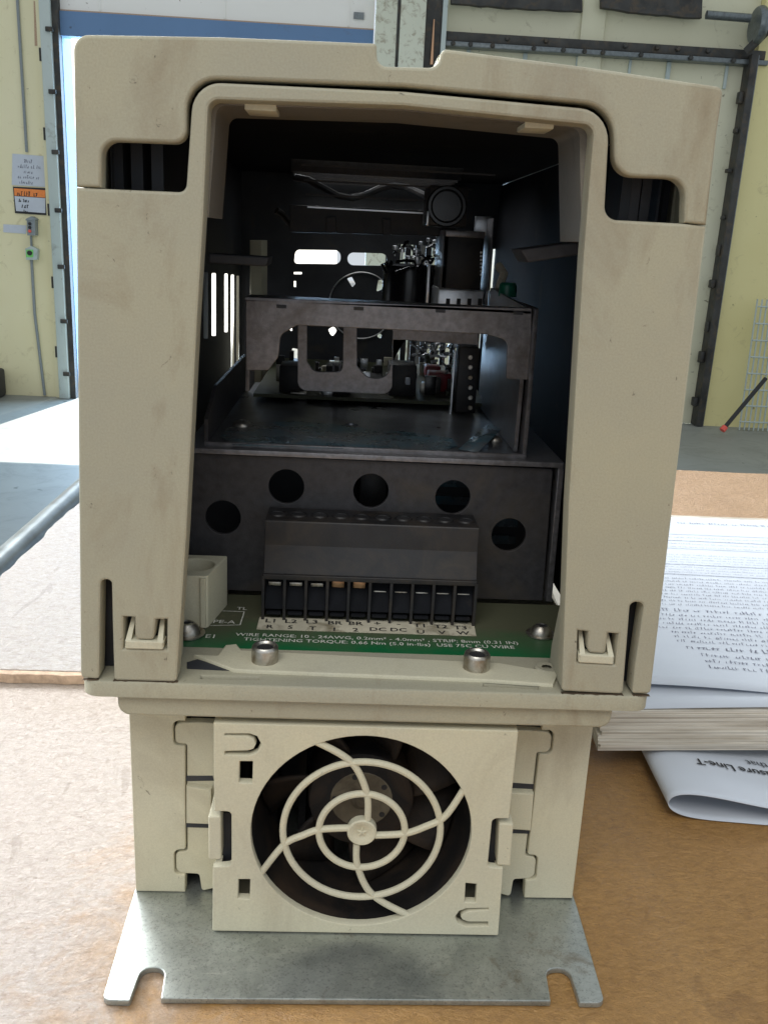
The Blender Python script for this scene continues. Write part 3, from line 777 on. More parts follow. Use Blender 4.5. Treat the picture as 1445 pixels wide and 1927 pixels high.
# --- fan cover
YC = 2.0; cb = 2.2
FC = onY(681, 1568, YC); fcx, fcz = 0.0, None
tl, tr_, br, bl = [onY(*p, YC) for p in ((402, 1358), (975, 1378), (937, 1762), (400, 1755))]
c0 = onY(472, 1565, YC); c1 = onY(887, 1570, YC); t0 = onY(690, 1383, YC); b0 = onY(690, 1743, YC)
fcx = (c0.x+c1.x)/2; fcz = (t0.z+b0.z)/2; R0 = (c1.x-c0.x)/2
z_t = (tl.z+tr_.z)/2; z_b = max(zp+.3, (bl.z+br.z)/2)
def C_(*pts): return qY(YC, *pts)
holes = [circ(fcx, fcz, R0, 72)]
# side grip recesses open to the edge: notches in the outline
outl = [(tl.x, z_t, .4)] + [(tr_.x, z_t, .4)] + C_((958, 1540, 0), (926, 1541, 1.2), (917, 1632, 1.2), (946, 1635, 0)) + [(br.x, z_b, .4), (bl.x, z_b, .4)] + C_((401, 1632, 0), (436, 1630, 1.2), (436, 1528, 1.2), (404, 1526, 0))
for c in (((451, 1433), (476, 1433), (475, 1474), (450, 1473)), ((449, 1655), (471, 1655), (470, 1692), (448, 1691)), ((876, 1662), (897, 1664), (895, 1699), (874, 1698))):
    holes.append([(x, z, .1) for x, z, r in C_(*c)])
# D-shaped flexible tongues: a U-shaped slit each
def tongue(pts_out, pts_in): return C_(*pts_out) + C_(*pts_in)[::-1]
holes.append(C_((423, 1381), (470, 1381), (484, 1386), (492, 1401), (484, 1416), (470, 1422), (423, 1421), (423, 1414), (466, 1413), (477, 1410), (482, 1401), (478, 1392), (467, 1386), (423, 1385)))
holes.append(C_((919, 1709), (877, 1710), (864, 1715), (856, 1726), (862, 1738), (876, 1744), (918, 1743), (918, 1735), (881, 1735), (870, 1731), (867, 1726), (871, 1720), (882, 1715), (919, 1713)))
fcv = MB().plate(outl, holes, YC, YC+2.0, 0.25).build('fan_cover', M['fanplastic'], D)
sk = MB()
for (x0, x1) in ((tl.x, tl.x+1.6), (tr_.x-1.6, tr_.x)):
    zz = ((z_b, onY(402, 1634, YC).z), (onY(402, 1524, YC).z, z_t))
    for za, zb in zz: sk.box(x0+.05, x1-.05, YC+2.01, YP-.3, za+.05, zb-.05)
sk.box(tl.x+1.7, tr_.x-1.7, YC+2.01, YP+4, z_t-1.6, z_t-.05)
sk.box(tl.x+1.7, tr_.x-1.7, YC+2.01, YP+4, z_b+.05, z_b+1.4)
sk.build('skirt', M['fanplastic'], fcv)
# throat of the fan
th = MB().lathe([(R0+.3, YC+2.02), (R0+.3, YC+24), (R0-.1, YC+24), (R0-.1, YC+2.02)], (fcx, 0, fcz), 'Y', 64).build('fan_throat', M['fan'], D)
# grille: three rings' worth of ribs plus swirling spokes
gy = YC+0.9
hub = onY(681, 1568, YC); hx, hz = hub.x, hub.z
gr = empty
def ring(rad, cx, cz, w_=0.85):
    MB().tube([(cx+rad*math.cos(2*math.pi*k/72), gy, cz+rad*math.sin(2*math.pi*k/72)) for k in range(72)], w_, 10, closed=True).build('grille_ring', M['fanplastic'], fcv)
r1 = (onY(762, 1568, YC).x-onY(600, 1568, YC).x)/2; r2 = (onY(829, 1568, YC).x-onY(532, 1568, YC).x)/2
ring(r1, hx, hz); ring(r2, hx, hz)
def spoke(pp):
    P = [onY(x, y, YC) for x, y in pp]; q = []
    n = len(P)
    for i in range(n-1):
        a = P[max(i-1, 0)]; b = P[i]; c = P[i+1]; d = P[min(i+2, n-1)]
        for k in range(8):
            t = k/8; q.append(0.5*((2*b)+(c-a)*t+(2*a-5*b+4*c-d)*t*t+(3*b-3*c+d-a)*t*t*t))
    q.append(P[-1])
    MB().tube([(v.x, gy, v.z) for v in q], 0.85, 10).build('grille_spoke', M['fanplastic'], fcv)
spoke([(692, 1546), (691, 1500), (672, 1452), (644, 1425), (588, 1396)])
spoke([(706, 1576), (760, 1573), (800, 1560), (838, 1540), (873, 1490)])
spoke([(671, 1592), (672, 1630), (690, 1675), (720, 1702), (772, 1728)])
spoke([(660, 1562), (604, 1565), (570, 1576), (534, 1594), (490, 1648)])
MB().lathe([(0, 0.1), (1.3, 0.05), (1.9, -0.25), (2.7, -.55), (3.25, -.62), (3.55, -.3), (3.6, 1.6), (0, 1.6)], (hx, gy-.4, hz), 'Y', 32).build('hub_button', M['fanplastic'], fcv)
for a in range(5):
    q = a*1.26+.3
    MB().tube([(hx, gy-.42, hz), (hx+1.2*math.cos(q), gy-.5, hz+1.2*math.sin(q))], [.42, .18], 6).build('mould_mark', M['fanplastic'], fcv)
# fan rotor
ry = YC+12.0
fanp = MB().lathe([(0, ry), (11.5, ry), (13.2, ry+.8), (13.6, ry+2), (13.6, ry+14), (0, ry+14)], (fcx, 0, fcz+.8), 'Y', 40).build('fan_rotor', M['fan'], D)
lab = MB().lathe([(0, ry-.15), (7.7, ry-.15), (7.9, ry-.02)], (fcx, 0, fcz+1.4), 'Y', 32).build('fan_label', M['fanlabel'], fanp)
MB().lathe([(0, ry-.9), (1.5, ry-.9), (2.0, ry-.5), (2.6, ry-.35), (2.8, ry-.16)], (fcx, 0, fcz+1.4), 'Y', 20).build('bearing_cap', M['fanlabel'], fanp)
for k in range(5):
    a = k*2*math.pi/5+.6; MB().lathe([(0, ry-.3), (.75, ry-.3), (.75, ry-.16)], (fcx+6.8*math.cos(a), 0, fcz+1.4+6.8*math.sin(a)), 'Y', 10).build('balance_hole', M['ink'], fanp)
for k in range(7):
    a0 = k*2*math.pi/7
    def bl_(u, v, a0=a0):
        r = 13.2+(R0-14.2)*v; a = a0+u*0.62+v*0.25
        return (fcx+r*math.cos(a), ry+2+u*9.5, fcz+1.2*(1-v)+r*math.sin(a))
    o = MB().grid(bl_, 6, 4).build('fan_blade', M['fan'], fanp, recalc=False)
    md = o.modifiers.new('thickness', 'SOLIDIFY'); md.thickness = 0.9*S
# side grips
for c, yy in ((((392, 1537), (416, 1537), (417, 1618), (393, 1618)), 0), (((939, 1549), (966, 1551), (960, 1630), (935, 1629)), 0)):
    l = qY(YC+.6, *[(x, y, .5) for x, y in c])
    MB().plate(l, (), YC+.6, YP-.4, 0.4).build('release_grip', M['fanplastic'], fcv)
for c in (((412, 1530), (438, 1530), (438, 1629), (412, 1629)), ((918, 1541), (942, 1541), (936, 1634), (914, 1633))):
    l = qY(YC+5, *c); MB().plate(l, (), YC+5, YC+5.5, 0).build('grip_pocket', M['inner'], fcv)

# --- lip and flange under the housing
zlb = (onY(300, 1347, 1.2).z+onY(1080, 1370, 1.2).z)/2
MB().plate([(-57.2, 60.85, 0), (-57.0, zlb, 2.8), (56.6, zlb, 2.8), (56.8, 60.85, 0)], (), 1.2, 250, 0.6).build('lower_lip', M['shell'], D)
zf0, zf1 = 60.9, 64.6
pl = [(-64.7, 250, 0), (-64.8, -0.6, 4.0), (64.8, -0.6, 4.0), (64.7, 250, 0)]
fl_holes = [qZ(zf1, (380, 1271), (488, 1273), (487, 1278), (379, 1276)), qZ(zf1, (910, 1285), (1012, 1291), (1012, 1296), (909, 1290)), [(-60, 19), (60, 19), (60, 249), (-60, 249)]]
MB().plate(pl, fl_holes, zf1, zf0, 0.5, 'Z').build('bottom_flange', M['shell'], D)
MB().box(-52, 52, 0.9, 8, zf0-.5, zf1-1.6).build('slot_floor', M['shell'], D)
# raised inner rim of the flange in front of the circuit board
rim = qZ(65.1, (470, 1264), (905, 1281), (1040, 1290), (1050, 1268), (975, 1256, .5), (940, 1250), (455, 1226), (445, 1214), (425, 1216), (410, 1236, .5), (365, 1234), (440, 1262))
MB().plate(rim, (), 65.5, 64.62, 0.3, 'Z').build('flange_rim', M['fanplastic'], D)

rgg = random.Random(4)
for a, b in (((156, 1279), (186, 1281)), ((214, 1283), (335, 1286)), ((1056, 1304), (1172, 1310)), ((1190, 1309), (1222, 1309))):
    p, q = onY(*a, 0), onY(*b, 0); n = 26; up = []; dn = []
    for k in range(n+1):
        x = p.x+(q.x-p.x)*k/n; up.append((x, 0.9)); dn.append((x, -0.08-0.28*rgg.random()*(1 if rgg.random() < .6 else 0.2)))
    MB().plate(up[::-1]+dn, (), zf1+.07, zf1+.01, 0, 'Z').build('seam_grime', M['grime'], D)
MB().plate(qZ(64.75, (352, 1246), (372, 1240), (440, 1262), (352, 1258)), (), 64.72, 64.63, 0, 'Z').build('rim_gap_shade', M['inner'], D)  # flat dark plate painted for the shaded gap under the rim tab
# --- body: pillars and arch frame around the opening
hole_l = qY(0, (233, 1161), (254, 1162), (254, 1195, .9), (258, 1204, .9), (290, 1205, .9), (294, 1166), (315, 1166), (314, 1223), (233, 1221))
hole_r = qY(0, (1087, 1187), (1106, 1189), (1105, 1222, .9), (1109, 1229, .9), (1139, 1231, .9), (1144, 1192), (1163, 1193), (1156, 1251), (1085, 1247))
body = qY(0, (143, 353, 0), (350, 362, 1.6), (364, 153, 5.6), (760, 172, 0), (1148, 208, 6.2), (1137, 413, 2.6), (1287, 421, 0), (1329, 426, 0),
          (1224, 1306, 1.0), (1188, 1306, .8), (1194, 1250, 0), (1211, 1136, 1.25), (1186, 1132, 1.25), (1172, 1307, 1.0), (1056, 1301, 1.0),
          (1069, 950, 0), (1097, 480, 0), (1117, 236, 2.0), (760, 199, 0), (393, 187, 2.0), (384, 400, 0), (372, 600, 0), (352, 1000, 0),
          (333, 1284, 1.0), (215, 1281, .8), (212, 1180, 0), (210, 1091, 1.1), (190, 1092, 1.1), (188, 1240, 0), (187, 1279, .8), (152, 1276, 1.0))
MB().plate(body, [hole_l, hole_r], 0, 4.6, 0.55).build('front_frame', M['shell'], D)
def clip(bar, arms):
    mb = MB().plate(qY(0, *bar), (), -0.35, 3.0, 0.3)
    for a, b in arms:        # arms run back and up from the bar
        p0, p1 = onY(*a[:2], 0), onY(*b[:2], 0); w0, w1 = a[2], b[2]
        mb.add([(p0.x-w0, -0.3, p0.z), (p0.x+w0, -0.3, p0.z), (p1.x+w1, 3.6, p1.z), (p1.x-w1, 3.6, p1.z),
                (p0.x-w0, 2.6, p0.z), (p0.x+w0, 2.6, p0.z), (p1.x+w1, 5.2, p1.z), (p1.x-w1, 5.2, p1.z)],
               [(0, 1, 2, 3), (4, 7, 6, 5), (0, 4, 5, 1), (1, 5, 6, 2), (2, 6, 7, 3), (3, 7, 4, 0)])
    return mb.build('latch_clip', M['fanplastic'], D)
clip([(236, 1204, .2), (309, 1207, .2), (308, 1222, .4), (236, 1220, .4)], [((242, 1206, .62), (247, 1166, .42)), ((302, 1208, .62), (301, 1170, .42))])
clip([(1088, 1230, .2), (1155, 1234, .2), (1153, 1250, .4), (1087, 1246, .4)], [((1095, 1231, .62), (1098, 1193, .42)), ((1149, 1235, .62), (1148, 1198, .42))])
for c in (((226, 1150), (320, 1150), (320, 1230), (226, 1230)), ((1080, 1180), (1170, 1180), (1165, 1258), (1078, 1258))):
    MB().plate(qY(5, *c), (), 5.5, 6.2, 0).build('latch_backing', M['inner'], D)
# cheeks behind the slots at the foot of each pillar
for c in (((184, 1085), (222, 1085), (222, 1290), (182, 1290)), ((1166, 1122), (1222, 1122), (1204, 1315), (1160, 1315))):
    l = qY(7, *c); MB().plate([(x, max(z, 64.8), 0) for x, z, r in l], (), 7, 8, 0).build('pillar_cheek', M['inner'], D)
# arch returning into the opening
zla = onY(416, 412, 24).z; zra = onY(1060, 455, 24).z
ar = [(-38.2, zla, 0), (-36.6, 187.4, 3.6), (0.6, 188.4, 0), (37.6, 187.2, 3.6), (40.2, zra, 0), (38.4, zra, 0), (35.7, 184.9, 2.0), (0.6, 186.2, 0), (-34.8, 185.3, 2.0), (-36.4, zla, 0)]
MB().plate(ar, (), 4.62, 24, 0.0).build('opening_return', M['dusky'], D)
for (x0, x1) in ((-29.5, -23.4), (24.8, 30.6)):
    MB().box(x0, x1, 4.5, 13, 184.7 if x0 < 0 else 184.4, 186.6, .25).build('snap_tab', M['fanplastic'], D)
# --- upper cover
cov = qY(0, (143, 351, 0), (137, 64, 3.0), (420, 69, 0), (709, 81, .7), (709, 124, 3.2), (823, 127, 3.4), (831, 91, 1.3), (1100, 125, 0), (1336, 160, 0), (1362, 164, 2.4), (1348, 259, 0), (1329, 424, 0),
         (1287, 419, 0), (1290, 337, 3.6), (1156, 331, 4.2), (1155, 199, 6.6), (760, 162, 0), (352, 146, 5.8), (351, 270, 2.6), (192, 264, 3.0), (191, 353, 0))
cover = MB().plate(cov, (), 0, 3.2, 0.65, seg=3).build('upper_cover', M['shell'], D)
shell2 = [(-60.6, 168.9), (-59.6, 195.0, 3), (-33, 196.0), (-6.5, 196.4, .5), (-6.5, 192.0, 2), (7, 192.0, 2), (7, 196.2, .5), (34, 194.6), (61.0, 192.8, 2.5), (62.1, 168),
          (60, 168), (58.8, 190.6, 2), (34, 192.4), (8.5, 193, 0), (8.5, 190.9, 1), (-8, 190.9, 1), (-8, 193.4), (-33, 193.8), (-57.4, 192.8, 2), (-58.4, 168.9)]
MB().plate(shell2, (), 3.21, 34, 0).build('cover_shell', M['shell'], cover)
shell3 = [(-60.6, 168.9), (-59.6, 195.0, 3), (-33, 196.0), (0, 196.4), (34, 194.6), (61.0, 192.8, 2.5), (62.1, 168), (60, 168), (58.8, 190.6, 2), (34, 192.4), (0, 193.8), (-33, 193.8), (-57.4, 192.8, 2), (-58.4, 168.9)]
MB().plate(shell3, (), 34.05, 160, 0).build('cover_shell', M['shell'], cover)
MB().plate([(-60.6, 168.9), (-59.6, 195.0, 3), (-32, 196.0), (-32, 193.8), (-57.4, 192.8, 2), (-58.4, 168.9)], (), 160.05, 262, 0).build('cover_shell', M['shell'], cover)
MB().plate([(32, 194.7), (61.0, 192.8, 2.5), (62.1, 168), (60, 168), (58.8, 190.6, 2), (32, 192.5)], (), 160.05, 262, 0).build('cover_shell', M['shell'], cover)
MB().box(-31.95, 31.95, 236, 262, 193.4, 195.4).build('cover_shell', M['shell'], cover)
for i in range(7):  # top vent added so lamp light reaches the cavity
    y_ = 161+i*11
    MB().box(-31.9, 31.9, y_, y_+1.6, 190.8, 195.2, .3).build('added_vent_slat', M['shell'], cover)
# --- outer side walls, left one slotted
slots = [(388, 512, 637, 4.6), (403, 514, 632, 4.2), (426, 515, 625, 3.4), (438, 517, 755, 3.2), (448, 519, 750, 2.8), (456, 521, 740, 2.0)]
XL = -57.0
vh = []
for (px, ya, yb, hw_) in slots:
    q = [onX(px-hw_, ya, XL), onX(px+hw_, ya, XL), onX(px+hw_, yb, XL), onX(px-hw_, yb, XL)]
    vh.append([(v.y, v.z, 1.2) for v in q])
vh = [h for h in vh if max(p[0] for p in h) < 234]
XO = -63.0
qo = [onX(380, 508, XO), onX(461, 512, XO), onX(461, 770, XO), onX(380, 640, XO)]
big = [[(qo[0].y-2, max(v.z for v in qo)+2, 2), (252.0, max(v.z for v in qo)+2, 2), (252.0, min(v.z for v in qo)-2, 2), (qo[0].y-2, min(v.z for v in qo)-2, 2)]]
lean = lambda s: (lambda x, y, z: (x+s*(-0.037)*(z-66), y, z))
rect = [(3.3, 64.8), (262, 64.8), (262, 168.5), (3.3, 168.5)]
MB().plate(rect, big, -64.4, -62.6, 0.2, 'X', fn=lean(-1)).build('body_wall', M['shell'], D)
MB().plate(rect, (), 64.4, 62.6, 0.2, 'X', fn=lean(1)).build('body_wall', M['shell'], D)
MB().plate([(12, 66), (236, 66), (236, 190), (12, 190)], vh, -57.15, -57.0, 0, 'X').build('shade_liner', M['inner'], D)  # dark sheet added inside the wall, shade put into its colour
MB().plate([(12, 66), (236, 66), (236, 188), (12, 188)], (), 57.6, 56.4, 0, 'X').build('shade_liner', M['liner'], D)
MB().box(-57, 57, 25, 160, 188.6, 189.0).build('ceiling_shade_liner', M['liner'], D)
for x0, x1 in ((-57, -31), (31, 57)): MB().box(x0, x1, 160.05, 236, 188.6, 189.0).build('ceiling_shade_liner', M['liner'], D)
for i in range(7):  # fins added under the vent: hide the opening, let light pass
    y_ = 164+i*11
    MB().box(-30.9, 30.9, y_, y_+.8, 184.6, 189.0, .1).build('added_ceiling_baffle', M['steel'], D)
# ribs seen in the recesses
for px in (225, 262, 300): 
    v = onY(px, 300, 16); MB().box(v.x-1.2, v.x+1.2, 14, 24, 150, 186).build('recess_rib', M['inner'], D)
for px, m_ in ((1170, 'inner'), (1188, 'steel'), (1208, 'steel'), (1240, 'inner'), (1268, 'shell')):
    v = onY(px, 380, 16); MB().box(v.x-1.0, v.x+1.0, 14, 26, 140, 182).build('recess_rib', M[m_], D)
# cross ledge seen inside, both sides
MB().plate(qY(26, (375, 478), (495, 486), (492, 505, 1), (375, 498)), (), 40, 52, 0.4).build('inner_ledge', M['inner'], D)
MB().plate(qY(26, (985, 470), (1100, 455), (1098, 480, 1), (1000, 495)), (), 30, 44, 0.4).build('inner_ledge', M['steel'], D)

# --- back wall of the cavity with vents to daylight
YB = 236
def B(*pts): return qY(YB, *pts)
bh = [B((556, 470, 2.2), (641, 471, 2.6), (641, 497, 2.6), (553, 496, 1.4)), B((654, 475, 3), (728, 477, 3), (728, 500, 3), (654, 499, 3)),
      B((653, 524, .4), (662, 521, .4), (669, 534, .4), (663, 541, .4)), B((712, 527, .4), (724, 526, .4), (718, 545, .4), (708, 549, .4)),
      B((553, 512), (568, 512), (568, 516), (553, 516)), B((553, 529), (557, 529), (557, 540), (553, 540)),
      B((617, 620, 1), (628, 614, 1), (634, 622, 1), (625, 636, 1)), B((549, 655, .6), (563, 657, .6), (562, 676, .6), (551, 674, .6)),
      B((711, 627, .6), (718, 629, .6), (717, 638, .6), (710, 634, .6)), B((546, 610, .4), (550, 610, .4), (550, 623, .4), (546, 623, .4))]
xs_ = B((742, 500))[0][0]
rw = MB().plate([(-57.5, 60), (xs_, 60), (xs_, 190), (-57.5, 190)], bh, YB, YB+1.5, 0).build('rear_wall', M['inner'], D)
# right half of the rear wall: louvre of bars added to let light in
zlo, zhi = B((800, 700))[0][1], B((800, 462))[0][1]
MB().box(xs_+.02, 57.5, YB, YB+1.5, 60, zlo).build('added_louvre_sill', M['inner'], rw)
MB().box(xs_+.02, 57.5, YB, YB+1.5, zhi, 190).build('added_louvre_head', M['inner'], rw)
for i in range(11):
    x = xs_+.02+i*4.6
    MB().box(x, x+2.5, YB, YB+1.5, zlo+.02, zhi-.02).build('added_louvre_bar', M['inner'], rw)
MB().box(xs_+50.6, 57.5, YB, YB+1.5, zlo+.02, zhi-.02).build('added_louvre_bar', M['inner'], rw)
ra = B((680, 575)); rr_ = B((680, 512)); rad = rr_[0][1]-ra[0][1]
MB().tube([(ra[0][0]+rad*math.cos(t*math.pi/30), YB-1, ra[0][1]+rad*math.sin(t*math.pi/30)) for t in range(60)], 0.32, 8, closed=True).build('rear_fan_ring', M['alu'], D)
# pale strip of the outer wall beyond
MB().plate(B((487, 452), (507, 452), (507, 700), (487, 700)), (), 200, 226, 0.5).build('corner_post', M['shell'], D)
for k in range(4):
    z = 172+k*3.6
    MB().box(-24, 20+5*k, 150-k*14, 150.6-k*14, z, z+0.5).build('baffle_edge', M['alu' if k == 0 else 'steel'], D)
MB().plate(qY(150, (545, 385), (860, 398), (860, 445), (545, 436)), (), 150.7, 168, 0.3).build('display_backplate', M['black'], D)
for c in ((614, 408, 632, 438), (720, 412, 735, 442)):
    MB().plate(qY(149, (c[0], c[1]), (c[2], c[1]), (c[2], c[3]), (c[0], c[3])), (), 148.8, 150.4, 0.2).build('guide_tab', M['steel'], D)

# --- lower dark panel with five holes
YQ = 55.0
pq = qY(YQ, (352, 858, 0), (1048, 880, 1.0), (1030, 1140, 0), (340, 1112, 0))
hs = []
for (px, py) in ((420, 974), (539, 916), (698, 924), (852, 936), (957, 1007)):
    v = onY(px, py, YQ); hs.append(circ(v.x, v.z, 4.85, 36))
pz = [p[1] for p in pq]
pan_ = MB().plate([(-51, 104.6), (49.6, 104.2, .8), (50.6, 65.2), (-51, 65.2)], hs, YQ, YQ+1.2, 0.15).build('terminal_panel', M['steel'], D)
MB().plate([(-51, YQ-1.2), (52.4, YQ-1.2, .5), (52.4, 108), (-51, 108)], (), 106.3, 104.9, 0.3, 'Z').build('panel_flange', M['bracket'], pan_)
MB().plate([(50.9, 106), (52.6, 106, .5), (53.2, 65.2), (51.5, 65.2)], (), YQ-.6, YQ+8, 0.3).build('panel_return', M['bracket'], pan_)
bd = empty
MB().box(-50, 50, 80, 81.2, 66, 103).build('power_module', M['inner'], D)
for i in range(5):
    MB().box(18, 46, 79.0-(i % 2)*1.5, 79.9, 74+i*6, 76.6+i*6).build('busbar', M['teal'], D)
MB().box(-3, 5, 70, 78, 84, 100, .4).build('relay_body', M['black'], D)

# --- power board
zb = 64.15
MB().plate([(-58, 19), (58, 18), (58, 54.6), (-58, 54.6)], (), zb, zb-1.5, 0.0, 'Z').build('circuit_board', M['pcb'], D)
board_ = bpy.data.objects['circuit_board']
zi = zb+0.06
st = qZ(zi, (489, 1161), (891, 1172), (896, 1197), (483, 1184))
MB().plate(st, (), zi+.02, zi-.04, 0, 'Z').build('label_strip', M['strip'], board_)
def zmap(px, py, zz):
    p = onZ(px, py, zz); return lambda u, v: (p.x+u, p.y+v, zz)
top = ['L1', 'L2', 'L3', 'BR', 'BR', '+', '-', 'T1', 'T2', 'T3']; bot = ['R', 'S', 'T', '1', '2', 'DC', 'DC', 'U', 'V', 'W']
tx = [516, 556, 586, 629, 671, 709, 750, 791, 831, 868]
mbk = MB()
c1_ = [(510, 1167), (547, 1168), (587, 1169), (630, 1171), (669, 1172), (710, 1172), (750, 1173), (791, 1176), (830, 1178), (867, 1180)]
c2_ = [(507, 1178), (546, 1179), (588, 1181), (629, 1183), (669, 1184), (711, 1183), (750, 1184), (792, 1188), (832, 1189), (872, 1190)]
for i in range(10):
    text_mb(top[i], 3.2, zmap(c1_[i][0], c1_[i][1]+4, zi+.08), mbk, bold=.05, sx=1.05)
    text_mb(bot[i], 3.0, zmap(c2_[i][0], c2_[i][1]+4, zi+.08), mbk, bold=.05, sx=1.05)
mbk.build('terminal_lettering', M['ink'], board_, smooth=False, recalc=False)
ms_ = MB()
text_mb('WIRE RANGE: 10 - 24AWG, 0.2mm\u00b2 - 4.0mm\u00b2 , STRIP: 8mm (0.31 IN)', 2.5, zmap(443, 1196, zi), ms_, 'LEFT', bold=.015, sx=1.0)
text_mb('TIGHTENING TORQUE: 0.66 Nm (5.0 in-lbs)  USE 75C CU WIRE', 2.5, zmap(458, 1205, zi), ms_, 'LEFT', bold=.015, sx=1.0)
text_mb('PE-A', 2.9, zmap(400, 1172, zi), ms_, 'LEFT', bold=.02); text_mb('E1', 3.0, zmap(385, 1200, zi), ms_, 'LEFT', bold=.02); text_mb('TL', 2.6, zmap(445, 1147, zi), ms_, 'LEFT', bold=.02)
for a, b in (((395, 1177), (452, 1176)), ((452, 1176), (460, 1151)), ((460, 1151), (404, 1149)), ((404, 1149), (420, 1112))):
    p, q = onZ(*a, zi), onZ(*b, zi); d = (q-p).normalized()*.14; n = Vector((-d.y, d.x, 0))
    ms_.add([p-n, q-n, q+n, p+n], [(0, 1, 2, 3)])
ms_.build('board_lettering', M['silk'], board_, smooth=False, recalc=False)
# terminal block
tbk = empty('terminal_block', (0, 0, 0)); tbk.parent = D
X0, X1 = -27.8, 28.4; YT = 38.0; pitch = (X1-X0)/10
MB().plate([(YT+.6, 76.6), (YT+3.2, 84.0, .3), (YT+3.7, 90.6, .6), (YT+15.5, 90.6), (YT+15.5, zb+.1), (YT+9, zb+.1), (YT+9, 76.6)], (), X0, X1, 0.2, 'X').build('upper_body', M['black'], tbk)
MB().plate([(YT-.5, 77.0, .2), (YT+.5, 77.0), (YT+.5, 75.6), (YT-.5, 75.6, .2)], (), X0, X1, .1, 'X').build('brow', M['black'], tbk)
for i in range(11):
    x = X0+pitch*i
    MB().plate([(YT-.4, 76.4), (YT+8.9, 76.4), (YT+8.9, zb+.1), (YT-.5, zb+.1), (YT-.5, 69)], (), x-.38, x+.38, 0.12, 'X').build('divider', M['black'], tbk)
for i in range(10):
    x = X0+pitch*(i+.5)
    MB().plate([(YT+4.5, 75.5), (YT+5.5, 75.5), (YT+2.6, 67.8), (YT+.4, 67.0), (YT+.4, 67.8)], (), x-2.35, x+2.35, 0.1, 'X').build('wire_funnel', M['liner'], tbk)
    dzz = -1.4 if i >= 5 else 0.2
    MB().box(x-1.7, x+1.7, YT+2.6, YT+4.4, 72.6+dzz, 73.6+dzz+(1.4 if i in (3, 4) else 0), .15).build('clamp', M['copper' if i in (3, 4) else 'zinc'], tbk)
    MB().plate([(x-2.2, YT-.1, .6), (x+2.2, YT-.1, .6), (x+1.6, YT+2, .3), (x-1.6, YT+2, .3)], (), 66.2, 65.6, .1, 'Z').build('sill', M['liner'], tbk)
    MB().lathe([(2.05, 90.95), (2.25, 91.0), (2.45, 90.6)], (x, YT+9.4, 0), 'Z', 20).build('screw_collar', M['black'], tbk)
    MB().lathe([(0, 90.66), (2.0, 90.66), (2.05, 90.9)], (x, YT+9.4, 0), 'Z', 20).build('screw_well', M['ink'], tbk)
# standoff nuts
for px, py in ((497, 1253), (898, 1267)):
    v = onZ(px, py, 65.2)
    h = 4.0
    MB().lathe([(0, h-3.0), (1.8, h-3.0), (1.95, h-.5), (2.35, h-.05), (2.75, h), (3.05, h-.35), (3.15, h-.9), (3.15, 0)], (v.x, v.y+2.4, 65.45), 'Z', 36).build('threaded_standoff', M['zinc'], D)
    MB().lathe([(0, h-.75), (1.93, h-.7)], (v.x, v.y+2.4, 65.45), 'Z', 24).build('bore_shade', M['ink'], D)  # dark disc stands in for the shade down the bore
    MB().lathe([(3.2, .02), (5.0, .08), (5.0, .5), (3.2, .6)], (v.x+(1.5 if px > 700 else 0), v.y+3.4, 64.7), 'Z', 6).build('standoff_foot', M['shell'], D)
# pan head screws on the board
def panscrew(px, py, z, r, h, name='pan_head_screw', wash=1.35):
    v = onZ(px, py, z); c = (v.x, v.y, z)
    pr = [(0, h*.55), (r*.28, h*.6), (r*.34, h*.97), (r*.55, h*.93), (r*.85, h*.62), (r, h*.2), (r, .3)]
    if wash: pr += [(r*wash, .3), (r*wash, .02)]
    else: pr += [(r, 0)]
    o = MB().lathe(pr, c, 'Z', 28).build(name, M['zinc'], D)
    MB().box(c[0]-r*.5, c[0]+r*.5, c[1]-.22, c[1]+.22, z+h*.8, z+h*.985).build('cross_recess', M['ink'], o)
panscrew(352, 1192, 64.3, 3.4, 3.2); panscrew(1017, 1193, 64.3, 2.9, 2.7)
# light boss block with a bore at the left
pb = qY(30, (330, 1072), (402, 1074, .4), (398, 1165, .6), (330, 1170))
bz = onY(350, 1038, 48)
blk = MB().plate([(-52, 31), (-41.2, 31, .8), (-38.2, 47, .5), (-52, 47)], [circ(-45.4, 39.4, 4.7, 30)], 78.4, 64.3, 0.35, 'Z').build('corner_boss', M['fanplastic'], D)
MB().plate([(-43.0, 78), (-41.6, 78), (-41.6, 64.4), (-43.0, 64.4)], (), 30.3, 31.2, .2).build('boss_rib', M['fanplastic'], blk)
# brackets inside the right pillar foot
MB().plate([(14, 64.7), (40, 64.7), (40, 82, 2), (34, 84, 2), (24, 72, 1)], (), 52.0, 54.5, .3, 'X').build('corner_gusset', M['shell'], D)
MB().plate([(4.7, 64.7), (15, 64.7), (15, 70), (11, 84, 2), (4.7, 92)], (), 44.2, 46.2, .3, 'X').build('pillar_gusset', M['shell'], D)
MB().plate([(4.7, 64.7), (15, 64.7), (15, 70), (11, 84, 2), (4.7, 92)], (), -46.6, -44.6, .3, 'X').build('pillar_gusset', M['shell'], D)
v = onZ(1028, 1258, 65.2); MB().lathe([(1.2, .9), (2.4, 1.0), (2.9, .6), (2.9, 0)], (v.x, v.y, 64.7), 'Z', 20).build('grommet', M['shell'], D)
MB().plate([(64.9, 112), (64.9, 96), (48.6, 96)][:0] or [(-55, 95), (-47.8, 97.5), (-49.8, 93), (-55, 88)], (), 40, 41.5, .2).build('side_lug', M['shell'], D)

